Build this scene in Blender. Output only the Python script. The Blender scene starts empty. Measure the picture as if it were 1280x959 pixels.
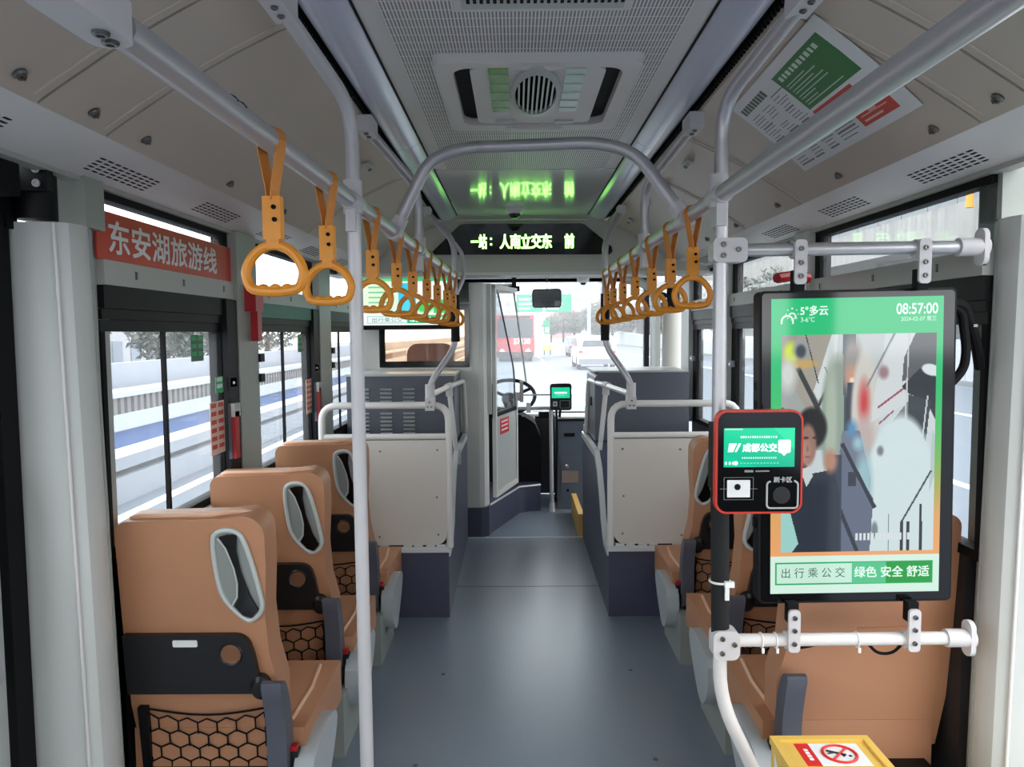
import bpy, bmesh, math, random
import numpy as np
from mathutils import Matrix, Vector

random.seed(7)
scene = bpy.context.scene
COL = scene.collection
PI = math.pi

# ---------------------------------------------------------------- camera
FPX, VPX, VPY, ROLL = 940.0, 645.0, 416.0, 0.008
cam_data = bpy.data.cameras.new('camera')
cam_data.sensor_width = 36.0
cam_data.lens = FPX / 1280.0 * 36.0
cam_data.clip_start = 0.05
cam_data.clip_end = 2000.0
cam = bpy.data.objects.new('camera', cam_data)
COL.objects.link(cam)
_p = math.atan((479.5 - VPY) / FPX)
_w = math.atan((VPX - 640) / FPX)
cam.matrix_world = (Matrix.Translation((0, 0, 1.5)) @ Matrix.Rotation(_w, 4, 'Z')
                    @ Matrix.Rotation(PI / 2 - _p, 4, 'X') @ Matrix.Rotation(-ROLL, 4, 'Z'))
scene.camera = cam

# ---------------------------------------------------------------- sky, exposure
world = bpy.data.worlds.new('overcast_sky')
scene.world = world
world.use_nodes = True
_bg = world.node_tree.nodes['Background']
_bg.inputs['Color'].default_value = (0.93, 0.965, 1.0, 1)
_bg.inputs['Strength'].default_value = 2.6
vs = scene.view_settings
vs.view_transform = 'Standard'
vs.look = 'None'
vs.gamma = 1.0
vs.exposure = 0.95
vs.use_curve_mapping = False
SCREEN = 0.56          # radiance of a lit display pixel of value 1
scene.cycles.use_denoising = True
scene.cycles.max_bounces = 10
scene.cycles.diffuse_bounces = 5
scene.cycles.glossy_bounces = 4
scene.cycles.transmission_bounces = 4
scene.cycles.transparent_max_bounces = 24
scene.cycles.caustics_reflective = False
scene.cycles.caustics_refractive = False
scene.cycles.sample_clamp_indirect = 6.0

# ---------------------------------------------------------------- materials
def lin(v):
    v = v / 255.0
    return v / 12.92 if v <= 0.04045 else ((v + 0.055) / 1.055) ** 2.4
def rgb(r, g, b):
    return (lin(r), lin(g), lin(b), 1.0)

def mat(name, col, rough=0.5, metal=0.0, noise=0.0, nscale=30.0, bump=0.0, bscale=200.0, spec=0.5, coat=0.0, stretch=None):
    m = bpy.data.materials.new(name)
    m.use_nodes = True
    nt = m.node_tree
    b = nt.nodes['Principled BSDF']
    c = rgb(*col)
    b.inputs['Base Color'].default_value = c
    b.inputs['Roughness'].default_value = rough
    b.inputs['Metallic'].default_value = metal
    b.inputs['Specular IOR Level'].default_value = spec
    b.inputs['Coat Weight'].default_value = coat
    if noise or bump:
        tc = nt.nodes.new('ShaderNodeTexCoord')
        vec = tc.outputs['Object']
        if stretch:
            mp = nt.nodes.new('ShaderNodeMapping')
            mp.inputs['Scale'].default_value = stretch
            nt.links.new(vec, mp.inputs['Vector'])
            vec = mp.outputs['Vector']
    if noise:
        n = nt.nodes.new('ShaderNodeTexNoise')
        n.inputs['Scale'].default_value = nscale
        n.inputs['Detail'].default_value = 5
        nt.links.new(vec, n.inputs['Vector'])
        mx = nt.nodes.new('ShaderNodeMix')
        mx.data_type = 'RGBA'
        mx.inputs['A'].default_value = tuple(x * (1 - noise) for x in c[:3]) + (1,)
        mx.inputs['B'].default_value = tuple(min(1, x * (1 + noise)) for x in c[:3]) + (1,)
        nt.links.new(n.outputs['Fac'], mx.inputs['Factor'])
        nt.links.new(mx.outputs['Result'], b.inputs['Base Color'])
    if bump:
        n2 = nt.nodes.new('ShaderNodeTexNoise')
        n2.inputs['Scale'].default_value = bscale
        n2.inputs['Detail'].default_value = 3
        nt.links.new(vec, n2.inputs['Vector'])
        bp = nt.nodes.new('ShaderNodeBump')
        bp.inputs['Strength'].default_value = bump
        bp.inputs['Distance'].default_value = 0.002
        nt.links.new(n2.outputs['Fac'], bp.inputs['Height'])
        nt.links.new(bp.outputs['Normal'], b.inputs['Normal'])
    return m

def emit(name, col, k=1.0, gloss=True):
    """A display pixel: gives off light, under a glossy black cover."""
    m = mat(name, (8, 8, 8), 0.12, spec=0.5 if gloss else 0.0)
    b = m.node_tree.nodes['Principled BSDF']
    b.inputs['Emission Color'].default_value = rgb(*col)
    b.inputs['Emission Strength'].default_value = SCREEN * k
    return m

def attr_mat(name, emission=0.0, rough=0.5):
    m = bpy.data.materials.new(name)
    m.use_nodes = True
    nt = m.node_tree
    b = nt.nodes['Principled BSDF']
    a = nt.nodes.new('ShaderNodeAttribute')
    a.attribute_name = 'print'
    b.inputs['Roughness'].default_value = rough
    if emission:
        b.inputs['Base Color'].default_value = (0.004, 0.004, 0.004, 1)
        nt.links.new(a.outputs['Color'], b.inputs['Emission Color'])
        b.inputs['Emission Strength'].default_value = emission
    else:
        nt.links.new(a.outputs['Color'], b.inputs['Base Color'])
    return m

def glass(name, tint=(235, 243, 243), veil=0.06):
    m = bpy.data.materials.new(name)
    m.use_nodes = True
    nt = m.node_tree
    nt.nodes.clear()
    out = nt.nodes.new('ShaderNodeOutputMaterial')
    tr = nt.nodes.new('ShaderNodeBsdfTransparent')
    tr.inputs['Color'].default_value = rgb(*tint)
    gl = nt.nodes.new('ShaderNodeBsdfGlossy')
    gl.inputs['Roughness'].default_value = 0.03
    tl = nt.nodes.new('ShaderNodeBsdfTranslucent')
    tl.inputs['Color'].default_value = (0.9, 0.9, 0.9, 1)
    m1 = nt.nodes.new('ShaderNodeMixShader')
    m1.inputs['Fac'].default_value = veil  # whitish veil mixed into the pane imitates glare haze
    nt.links.new(tr.outputs[0], m1.inputs[1])
    nt.links.new(tl.outputs[0], m1.inputs[2])
    lw = nt.nodes.new('ShaderNodeLayerWeight')
    pw = nt.nodes.new('ShaderNodeMath')
    pw.operation = 'POWER'
    pw.inputs[1].default_value = 5.0
    nt.links.new(lw.outputs['Facing'], pw.inputs[0])
    fr = nt.nodes.new('ShaderNodeMath')
    fr.operation = 'MULTIPLY_ADD'
    fr.inputs[1].default_value = 0.6
    fr.inputs[2].default_value = 0.012
    nt.links.new(pw.outputs[0], fr.inputs[0])
    m2 = nt.nodes.new('ShaderNodeMixShader')
    nt.links.new(fr.outputs[0], m2.inputs['Fac'])
    nt.links.new(m1.outputs[0], m2.inputs[1])
    nt.links.new(gl.outputs[0], m2.inputs[2])
    nt.links.new(m2.outputs[0], out.inputs['Surface'])
    return m

def perforated():
    """Pale ceiling sheet with rows of fine slots running along the bus."""
    m = mat('perforated_sheet', (224, 222, 218), 0.42)
    nt = m.node_tree
    b = nt.nodes['Principled BSDF']
    tc = nt.nodes.new('ShaderNodeTexCoord')
    mp = nt.nodes.new('ShaderNodeMapping')
    mp.inputs['Rotation'].default_value = (0, 0, PI / 2)
    nt.links.new(tc.outputs['Object'], mp.inputs['Vector'])
    br = nt.nodes.new('ShaderNodeTexBrick')
    br.offset = 0.0
    br.squash = 1.0
    br.inputs['Color1'].default_value = rgb(138, 134, 132)
    br.inputs['Color2'].default_value = rgb(150, 146, 144)
    br.inputs['Mortar'].default_value = rgb(240, 238, 234)
    br.inputs['Scale'].default_value = 1.0
    br.inputs['Mortar Size'].default_value = 0.0021
    br.inputs['Mortar Smooth'].default_value = 0.2
    br.inputs['Brick Width'].default_value = 0.047
    br.inputs['Row Height'].default_value = 0.0085
    nt.links.new(mp.outputs['Vector'], br.inputs['Vector'])
    nt.links.new(br.outputs['Color'], b.inputs['Base Color'])
    return m

M = dict(
    beige=mat('beige_panel_plastic', (200, 187, 173), 0.42, noise=0.04, nscale=6, bump=0.08, bscale=350),
    strip=mat('vent_strip_plastic', (224, 220, 215), 0.45, noise=0.03, nscale=9),
    ceil=mat('smooth_ceiling_sheet', (226, 228, 224), 0.14, spec=0.9, coat=0.5),
    perf=perforated(),
    lens=mat('lamp_lens_plastic', (204, 206, 222), 0.2, noise=0.14, nscale=3.0, spec=0.8, stretch=(6, .7, 6)),
    header=mat('header_plastic', (200, 198, 188), 0.45, noise=0.03, nscale=5),
    white=mat('white_painted_metal', (222, 220, 214), 0.4, noise=0.03, nscale=8),
    panelwhite=mat('barrier_panel_white', (214, 208, 200), 0.4, noise=0.02, nscale=6),
    cover=mat('pillar_cover_grey', (206, 208, 203), 0.42, noise=0.03, nscale=3),
    pillar=mat('pillar_greygreen', (168, 172, 164), 0.45, noise=0.04, nscale=6),
    rail=mat('header_rail_grey', (178, 178, 172), 0.45, noise=0.04, nscale=9),
    black=mat('black_plastic', (13, 13, 16), 0.5, noise=0.1, nscale=40, spec=.25),
    rubber=mat('black_rubber', (12, 12, 14), 0.7, noise=0.1, nscale=60, spec=.2),
    gloss=mat('gloss_black', (12, 12, 14), 0.1),
    foam=mat('black_foam', (20, 20, 22), 0.85, bump=0.3, bscale=500),
    steel=mat('matt_silver_tube', (196, 194, 196), 0.36, metal=0.55, noise=0.05, nscale=40, stretch=(1, .1, 1)),
    poletube=mat('grey_coated_pole', (204, 201, 202), 0.34, metal=0.15, noise=0.03, nscale=30),
    whitetube=mat('white_coated_tube', (226, 222, 218), 0.32, noise=0.03, nscale=30),
    cast=mat('cast_clamp_grey', (208, 204, 204), 0.42, noise=0.03, nscale=60),
    bolt=mat('bolt_steel', (120, 118, 116), 0.3, metal=0.9),
    chrome=mat('chrome', (190, 190, 192), 0.16, metal=1.0),
    alu=mat('aluminium_trim', (222, 222, 222), 0.32, metal=0.3),
    floor=mat('vinyl_floor', (126, 136, 150), 0.30, noise=0.16, nscale=120, bump=0.07, bscale=420, spec=1.0),
    floor2=mat('vinyl_floor_front', (130, 142, 154), 0.36, noise=0.14, nscale=120, bump=0.15, bscale=420),
    navy=mat('navy_vinyl', (72, 74, 95), 0.45, noise=0.08, nscale=60, bump=0.1, bscale=300),
    dkgrey=mat('dark_grey_metal', (88, 90, 100), 0.42, noise=0.05, nscale=40),
    fare=mat('fare_box_grey', (84, 92, 102), 0.45, noise=0.06, nscale=40),
    wallblack=mat('lower_wall_black', (30, 30, 34), 0.55, noise=0.1, nscale=30),
    tan=mat('tan_leatherette', (184, 131, 97), 0.44, noise=0.06, nscale=8, bump=0.22, bscale=700),
    tandark=mat('tan_cushion_side', (174, 123, 92), 0.46, noise=0.06, nscale=8, bump=0.2, bscale=700),
    peach=mat('seat_piping_peach', (222, 178, 148), 0.45),
    brown=mat('brown_headrest', (120, 78, 58), 0.5, bump=0.2, bscale=500),
    tray=mat('tray_black', (26, 26, 29), 0.38, noise=0.1, nscale=50),
    hgrey=mat('handle_frame_grey', (190, 194, 190), 0.35),
    hpit=mat('handle_pit_grey', (140, 144, 140), 0.4),
    armgrey=mat('armrest_slate', (86, 88, 98), 0.45, bump=0.1, bscale=500),
    sidegrey=mat('seat_side_grey', (176, 182, 184), 0.4, noise=0.03, nscale=10),
    ped=mat('pedestal_grey', (150, 154, 148), 0.5, noise=0.05, nscale=14),
    orange=mat('orange_plastic', (238, 152, 38), 0.38, noise=0.05, nscale=30),
    strapc=mat('orange_webbing', (214, 136, 56), 0.55, bump=0.3, bscale=900),
    red=mat('red_plastic', (178, 30, 36), 0.4, noise=0.05, nscale=30),
    readerred=mat('reader_red_rim', (214, 58, 42), 0.35),
    banner=mat('banner_red_film', (206, 60, 48), 0.4, noise=0.05, nscale=4),
    paper=mat('white_print', (238, 238, 236), 0.5),
    yellow=mat('yellow_box_plastic', (232, 190, 92), 0.42, noise=0.05, nscale=10, bump=0.08, bscale=300),
    stickred=mat('sticker_red', (220, 36, 36), 0.4),
    inkblack=mat('print_black', (20, 20, 22), 0.5),
    green=mat('sticker_green', (60, 176, 110), 0.5),
    dkgreen=mat('sticker_dark_green', (70, 112, 84), 0.5),
    noticep=mat('notice_paper_pink', (238, 206, 186), 0.5),
    noticer=mat('notice_red_print', (214, 84, 74), 0.5),
    floorgold=mat('step_edge_yellow', (220, 176, 96), 0.5),
    copper=mat('brushed_plate', (150, 132, 122), 0.35, metal=0.6),
    mirror=mat('mirror_glass', (150, 152, 156), 0.03, metal=1.0),
    tealblind=mat('roller_blind_teal', (88, 138, 124), 0.6),
    wood=mat('cab_trim_brown', (150, 110, 82), 0.55, noise=0.15, nscale=6),
    hatchgreen=mat('hatch_green_film', (112, 172, 64), 0.25, noise=0.3, nscale=30),
    hatchmint=mat('hatch_mint_film', (190, 214, 196), 0.25, noise=0.12, nscale=30),
    gl=glass('side_window_glass', (220, 227, 229), 0.05),
    glveil=glass('windshield_glass', (236, 242, 242), 0.17),  # strong pale veil stands for the glare on the windshield
    glreflect=glass('cab_partition_glass', (236, 196, 160), 0.05),  # brown reflection put into the tint of the pane
    # outside
    road=mat('asphalt_grey', (108, 114, 122), 0.85, noise=0.08, nscale=3),
    roadline=mat('road_paint', (236, 236, 232), 0.7),
    conc=mat('concrete_pale', (132, 134, 136), 0.8, noise=0.1, nscale=1.2, stretch=(1, 1, .25)),
    concst=mat('concrete_streaked', (152, 148, 143), 0.85, noise=0.5, nscale=1.6, stretch=(1, 2.2, .12)),
    concw=mat('parapet_white', (162, 164, 171), 0.7, noise=0.05, nscale=2),
    blueshade=mat('blue_shade_band', (74, 96, 140), 0.6, noise=0.4, nscale=.8, stretch=(1, 1, .2)),  # blue colour stands for the shade below the viaduct deck
    balu=mat('baluster_grey', (112, 108, 108), 0.8),
    fence=mat('white_fence_sheet', (182, 182, 187), 0.6, noise=0.05, nscale=2),
    busred=mat('bus_red', (196, 40, 44), 0.35),
    carwhite=mat('car_white', (214, 212, 216), 0.3),
    cargrey=mat('car_grey', (120, 122, 130), 0.3),
    darkglass=mat('vehicle_dark_glass', (46, 52, 58), 0.12),
    tail=mat('tail_lamp_red', (170, 40, 44), 0.3),
    tyre=mat('tyre', (34, 34, 36), 0.8),
    signgreen=mat('road_sign_green', (40, 150, 116), 0.5),
    bldg=mat('tower_pale', (190, 186, 188), 0.8, noise=0.06, nscale=.3),
    bldgred=mat('tower_red', (204, 152, 148), 0.8, noise=0.08, nscale=.3),
    bldgwin=mat('tower_window', (150, 156, 166), 0.5),
    bark=mat('bark', (90, 80, 72), 0.9),
    leaf=mat('hazy_winter_foliage', (122, 124, 116), 0.9, noise=0.25, nscale=.8),  # base grey lightened to carry the haze of distance
    tassel=mat('lantern_tassel_orange', (240, 150, 50), 0.6),
    lantern=mat('lantern_red', (222, 50, 60), 0.5),
    lamppole=mat('lamp_pole_blue', (170, 184, 206), 0.5),
)

# ---------------------------------------------------------------- mesh builder
def frame(o, x, y):
    """4x4 matrix with origin o, local x along x, local y along y."""
    x = Vector(x).normalized()
    y = Vector(y)
    y = (y - x * y.dot(x)).normalized()
    z = x.cross(y)
    m = Matrix((x, y, z)).transposed().to_4x4()
    m.translation = Vector(o)
    return m

def world_of(o):
    m = o.matrix_basis.copy()
    while o.parent:
        o = o.parent
        m = o.matrix_basis @ m
    return m

def fillet(path, rad, n=5):
    pts = [Vector(p) for p in path]
    out = [pts[0]]
    for a, b, c in zip(pts, pts[1:], pts[2:]):
        u, v = (a - b), (c - b)
        r = min(rad, u.length * .48, v.length * .48)
        s, e = b + u.normalized() * r, b + v.normalized() * r
        for i in range(n + 1):
            t = i / n
            out.append(s * (1 - t) ** 2 + b * 2 * t * (1 - t) + e * t * t)
    out.append(pts[-1])
    return out

class B:
    def __init__(self):
        self.bm = bmesh.new()
    def _add(self, verts, faces, mtx=None):
        vs_ = [self.bm.verts.new(mtx @ Vector(v) if mtx else v) for v in verts]
        for f in faces:
            try:
                self.bm.faces.new([vs_[i] for i in f])
            except ValueError:
                pass
        return vs_
    def _bev(self, vs_, w, seg=2):
        if w <= 0:
            return
        es = set()
        for v in vs_:
            es.update(v.link_edges)
        es = [e for e in es if len(e.link_faces) == 2 and e.calc_face_angle(0) > 0.5]
        bmesh.ops.bevel(self.bm, geom=es, offset=w, segments=seg, profile=0.5, affect='EDGES', clamp_overlap=True)
    def box(self, lo, hi, bev=0.0, seg=2, mtx=None):
        x0, y0, z0 = lo
        x1, y1, z1 = hi
        v = [(x0, y0, z0), (x1, y0, z0), (x1, y1, z0), (x0, y1, z0), (x0, y0, z1), (x1, y0, z1), (x1, y1, z1), (x0, y1, z1)]
        f = [(3, 2, 1, 0), (4, 5, 6, 7), (0, 1, 5, 4), (1, 2, 6, 5), (2, 3, 7, 6), (3, 0, 4, 7)]
        self._bev(self._add(v, f, mtx), bev, seg)
        return self
    def prism(self, poly, mtx, depth, bev=0.0, seg=2):
        """poly in local xy, extruded along local z by depth (depth<0 goes the other way)."""
        n = len(poly)
        area = sum(poly[i][0] * poly[(i + 1) % n][1] - poly[(i + 1) % n][0] * poly[i][1] for i in range(n))
        if (area < 0) != (depth < 0):
            poly = poly[::-1]
        v = [(x, y, 0) for x, y in poly] + [(x, y, depth) for x, y in poly]
        f = [tuple(range(n))[::-1], tuple(range(n, 2 * n))] + [(i, (i + 1) % n, n + (i + 1) % n, n + i) for i in range(n)]
        self._bev(self._add(v, f, mtx), bev, seg)
        return self
    def poly(self, pts):
        self._add(pts, [tuple(range(len(pts)))])
        return self
    def sheet(self, prof, y0, y1, thick=0.0):
        """a strip of profile points (x,z) swept from y0 to y1"""
        n = len(prof)
        v = [(x, y0, z) for x, z in prof] + [(x, y1, z) for x, z in prof]
        self._add(v, [(i, i + 1, n + i + 1, n + i) for i in range(n - 1)])
        return self
    def tube(self, path, r, n=12, rad=0.0, closed=False, flat=1.0):
        pts = fillet(path, rad) if rad and not closed else [Vector(p) for p in path]
        N = len(pts)
        rings = []
        up = None
        for i, p in enumerate(pts):
            if closed:
                t = (pts[(i + 1) % N] - pts[i - 1])
            else:
                t = pts[min(i + 1, N - 1)] - pts[max(i - 1, 0)]
            t.normalize()
            if up is None:
                up = Vector((0, 0, 1)) if abs(t.z) < .9 else Vector((1, 0, 0))
            u = (up - t * up.dot(t)).normalized()
            w = t.cross(u)
            up = u
            rr = r[i] if isinstance(r, (list, tuple)) else r
            rings.append([self.bm.verts.new(p + u * math.cos(a) * rr + w * math.sin(a) * rr * flat) for a in [2 * PI * k / n for k in range(n)]])
        m = N if closed else N - 1
        for i in range(m):
            a, b = rings[i], rings[(i + 1) % N]
            for k in range(n):
                self.bm.faces.new((a[k], a[(k + 1) % n], b[(k + 1) % n], b[k]))
        if not closed:
            self.bm.faces.new(rings[0][::-1])
            self.bm.faces.new(rings[-1])
        return self
    def lathe(self, prof, mtx, n=20, sx=1.0, sy=1.0):
        """prof: (radius, z) pairs; local z is the axis"""
        rings = []
        for r, z in prof:
            if r < 1e-6:
                rings.append([self.bm.verts.new(mtx @ Vector((0, 0, z)))])
            else:
                rings.append([self.bm.verts.new(mtx @ Vector((r * sx * math.cos(2 * PI * k / n), r * sy * math.sin(2 * PI * k / n), z))) for k in range(n)])
        for a, b in zip(rings, rings[1:]):
            for k in range(n):
                q = []
                for v in (a[k % len(a)], a[(k + 1) % len(a)], b[(k + 1) % len(b)], b[k % len(b)]):
                    if v not in q:
                        q.append(v)
                if len(q) > 2:
                    self.bm.faces.new(q)
        for rg, flip in ((rings[0], True), (rings[-1], False)):
            if len(rg) > 2:
                self.bm.faces.new(rg[::-1] if flip else rg)
        return self
    def ball(self, c, sx, sy, sz, n=14):
        prof = [(math.sin(PI * k / 8), -math.cos(PI * k / 8)) for k in range(9)]
        m = Matrix.Translation(c) @ Matrix.Diagonal((sx, sy, sz, 1))
        return self.lathe(prof, m, n)
    def text(self, s, mtx, h=None, w=None, bold=0.0, depth=0.0006):
        cu = bpy.data.curves.new('glyphs', 'FONT')
        cu.body = s
        cu.size = 1.0
        cu.extrude = 0.0
        ob = bpy.data.objects.new('glyphs', cu)
        COL.objects.link(ob)
        dg = bpy.context.evaluated_depsgraph_get()
        dg.update()
        me = bpy.data.meshes.new_from_object(ob.evaluated_get(dg))
        co = np.array([v.co[:] for v in me.vertices]) if me.vertices else np.zeros((1, 3))
        lo, hi = co.min(0), co.max(0)
        sx = w / (hi[0] - lo[0]) if w else None
        sy = h / (hi[1] - lo[1]) if h else sx
        sx = sx or sy
        c = (lo + hi) / 2
        base = len(self.bm.verts)
        e = bold * (h or w * .2)
        for k, (ex, ey) in enumerate([(0, 0)] + ([(e, e), (-e, e), (e, -e), (-e, -e)] if bold else [])):
            vs_ = [self.bm.verts.new(mtx @ Vector(((v[0] - c[0]) * sx + ex, (v[1] - c[1]) * sy + ey, depth + k * 2e-5))) for v in co]
            for p in me.polygons:
                try:
                    self.bm.faces.new([vs_[i] for i in p.vertices])
                except ValueError:
                    pass
        bpy.data.objects.remove(ob)
        bpy.data.curves.remove(cu)
        bpy.data.meshes.remove(me)
        return self
    def build(self, name, m, parent=None, smooth=True, kind=None, label=None, recalc=True):
        if recalc:
            bmesh.ops.recalc_face_normals(self.bm, faces=self.bm.faces[:])
        if parent is not None:
            self.bm.transform(world_of(parent).inverted())
        me = bpy.data.meshes.new(name)
        if smooth:
            for f in self.bm.faces:
                f.smooth = True
            for e in self.bm.edges:
                if len(e.link_faces) != 2 or e.calc_face_angle(0) > 0.6:
                    e.smooth = False
        self.bm.to_mesh(me)
        self.bm.free()
        me.materials.append(M[m] if isinstance(m, str) else m)
        o = bpy.data.objects.new(name, me)
        COL.objects.link(o)
        if parent is not None:
            o.parent = parent
        if kind:
            o['kind'] = kind
        if label:
            o['label'] = label
        return o

def tag(o, label, cat=None, group=None, kind=None):
    o['label'] = label
    if cat:
        o['category'] = cat
    if group:
        o['group'] = group
    if kind:
        o['kind'] = kind
    return o
def thing(name, label, cat, loc=(0, 0, 0), rz=0.0, group=None, kind=None):
    o = bpy.data.objects.new(name, None)
    o.empty_display_size = 0.05
    COL.objects.link(o)
    o.location = loc
    o.rotation_euler = (0, 0, rz)
    return tag(o, label, cat, group, kind)
def kids(o):
    return [c for c in bpy.data.objects if c.parent == o]
def copy_tree(o, parent=None):
    c = o.copy()
    COL.objects.link(c)
    c.parent = parent
    for ch in kids(o):
        copy_tree(ch, c)
    return c
def struct(o, label):
    return tag(o, label, None, None, 'structure')
def sthing(name, label, loc=(0, 0, 0)):
    o = thing(name, label, None, loc, kind='structure')
    return o

def bolts(parent, pts, nrm, r=0.007, name='bolt', m='bolt'):
    """hex socket bolts: one mesh each, shared form"""
    nrm = Vector(nrm).normalized()
    a = Vector((0, 0, 1)) if abs(nrm.z) < .9 else Vector((1, 0, 0))
    first = None
    for p in pts:
        mt = frame(p, a.cross(nrm), nrm.cross(a.cross(nrm)))
        b = B()
        b.lathe([(r, -0.001), (r, 0.004), (r * .8, 0.0055), (r * .5, 0.0055), (r * .45, 0.002), (0, 0.002)], mt, 10)
        b.build(name, m, parent)

class Paint:
    """A small flat print: rectangles, ellipses and polygons rasterised to one colour per cell of a quad grid."""
    def __init__(self, w, h, col):
        self.w, self.h = w, h
        self.a = np.zeros((h, w, 3))
        self.a[:] = np.array(col, float)
        self.X, self.Y = np.meshgrid(np.arange(w) + .5, np.arange(h) + .5)
    def rect(self, x0, y0, x1, y1, col):
        self.a[(self.X >= x0) & (self.X < x1) & (self.Y >= y0) & (self.Y < y1)] = col
    def vgrad(self, x0, y0, x1, y1, stops):
        ys = [s[0] for s in stops]
        for k in range(3):
            g = np.interp(self.Y, ys, [s[1][k] for s in stops])
            msk = (self.X >= x0) & (self.X < x1) & (self.Y >= y0) & (self.Y < y1)
            self.a[..., k][msk] = g[msk]
    def ell(self, cx, cy, rx, ry, col, soft=0.0, rot=0.0):
        dx, dy = self.X - cx, self.Y - cy
        c, s = math.cos(rot), math.sin(rot)
        d = np.sqrt(((dx * c + dy * s) / rx) ** 2 + ((-dx * s + dy * c) / ry) ** 2)
        al = np.clip((1 + soft - d) / max(soft * 2, 1e-3), 0, 1)[..., None]
        self.a = self.a * (1 - al) + np.array(col, float) * al
    def poly(self, pts, col):
        inside = np.zeros(self.X.shape, bool)
        n = len(pts)
        for i in range(n):
            (x1, y1), (x2, y2) = pts[i], pts[(i + 1) % n]
            if y1 == y2:
                continue
            c = ((self.Y > min(y1, y2)) & (self.Y <= max(y1, y2)))
            xx = (self.Y - y1) * (x2 - x1) / (y2 - y1) + x1
            inside ^= c & (self.X < xx)
        self.a[inside] = col
    def line(self, x0, y0, x1, y1, wd, col):
        d = math.hypot(x1 - x0, y1 - y0)
        nx, ny = -(y1 - y0) / d * wd / 2, (x1 - x0) / d * wd / 2
        self.poly([(x0 + nx, y0 + ny), (x1 + nx, y1 + ny), (x1 - nx, y1 - ny), (x0 - nx, y0 - ny)], col)
    def build(self, name, mtx, W, H, m, parent, label=None):
        """mtx: origin at the print's top left corner, x right, y up"""
        w, h = self.w, self.h
        gx, gy = np.meshgrid(np.linspace(0, W, w + 1), np.linspace(0, -H, h + 1))
        mt = world_of(parent).inverted() @ mtx if parent else mtx
        co = [tuple(mt @ Vector((x, y, 0))) for x, y in zip(gx.ravel(), gy.ravel())]
        fs = [(j * (w + 1) + i, (j + 1) * (w + 1) + i, (j + 1) * (w + 1) + i + 1, j * (w + 1) + i + 1) for j in range(h) for i in range(w)]
        me = bpy.data.meshes.new(name)
        me.from_pydata(co, [], fs)
        s = self.a / 255.0
        l = np.where(s <= .04045, s / 12.92, ((s + .055) / 1.055) ** 2.4)
        l = np.concatenate([l, np.ones((h, w, 1))], 2).reshape(-1, 4)
        at = me.color_attributes.new('print', 'FLOAT_COLOR', 'CORNER')
        at.data.foreach_set('color', np.repeat(l, 4, 0).astype(np.float32).ravel())
        me.materials.append(m)
        o = bpy.data.objects.new(name, me)
        COL.objects.link(o)
        o.parent = parent
        if label:
            o['label'] = label
        return o

def arc(cx, cy, r, a0, a1, n=6):
    return [(cx + r * math.cos(a0 + (a1 - a0) * i / n), cy + r * math.sin(a0 + (a1 - a0) * i / n)) for i in range(n + 1)]
def rrect(x0, y0, x1, y1, r, n=5):
    return (arc(x1 - r, y0 + r, r, -PI / 2, 0, n) + arc(x1 - r, y1 - r, r, 0, PI / 2, n)
            + arc(x0 + r, y1 - r, r, PI / 2, PI, n) + arc(x0 + r, y0 + r, r, PI, 1.5 * PI, n))

XZ = lambda y=0.0: frame((0, y, 0), (1, 0, 0), (0, 0, 1))     # local x,y = world X,Z, normal -Y (towards the viewer)
ORD = 'first second third fourth fifth sixth seventh eighth ninth tenth'.split()
CX = 0.05                                                       # middle of the bus

# ================================================================ SHELL
# floor
fl = B().box((-1.3, -2.6, -.05), (1.4, 5.42, 0)).build('floor', 'floor')
struct(fl, 'blue grey speckled vinyl floor of the bus aisle')
B().box((-1.3, 5.42, -.05), (1.4, 6.9, 0.004)).build('front_floor', 'floor2', fl)
B().box((-.36, 4.36, 0), (.48, 4.366, .0008)).build('floor_seam', 'navy', fl)
B().box((-.36, 5.415, 0), (.48, 5.428, .006)).build('floor_seam', 'alu', fl)
for x, y in ((-.33, 3.22), (.50, 3.25), (-.36, 2.52), (.48, 2.55), (-.36, 2.3), (.5, 2.3), (.22, 2.3)):
    B().lathe([(.009, 0), (.009, .0015), (0, .0022)], Matrix.Translation((x, y, 0)), 8).build('floor_screw', 'bolt', fl)

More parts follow.
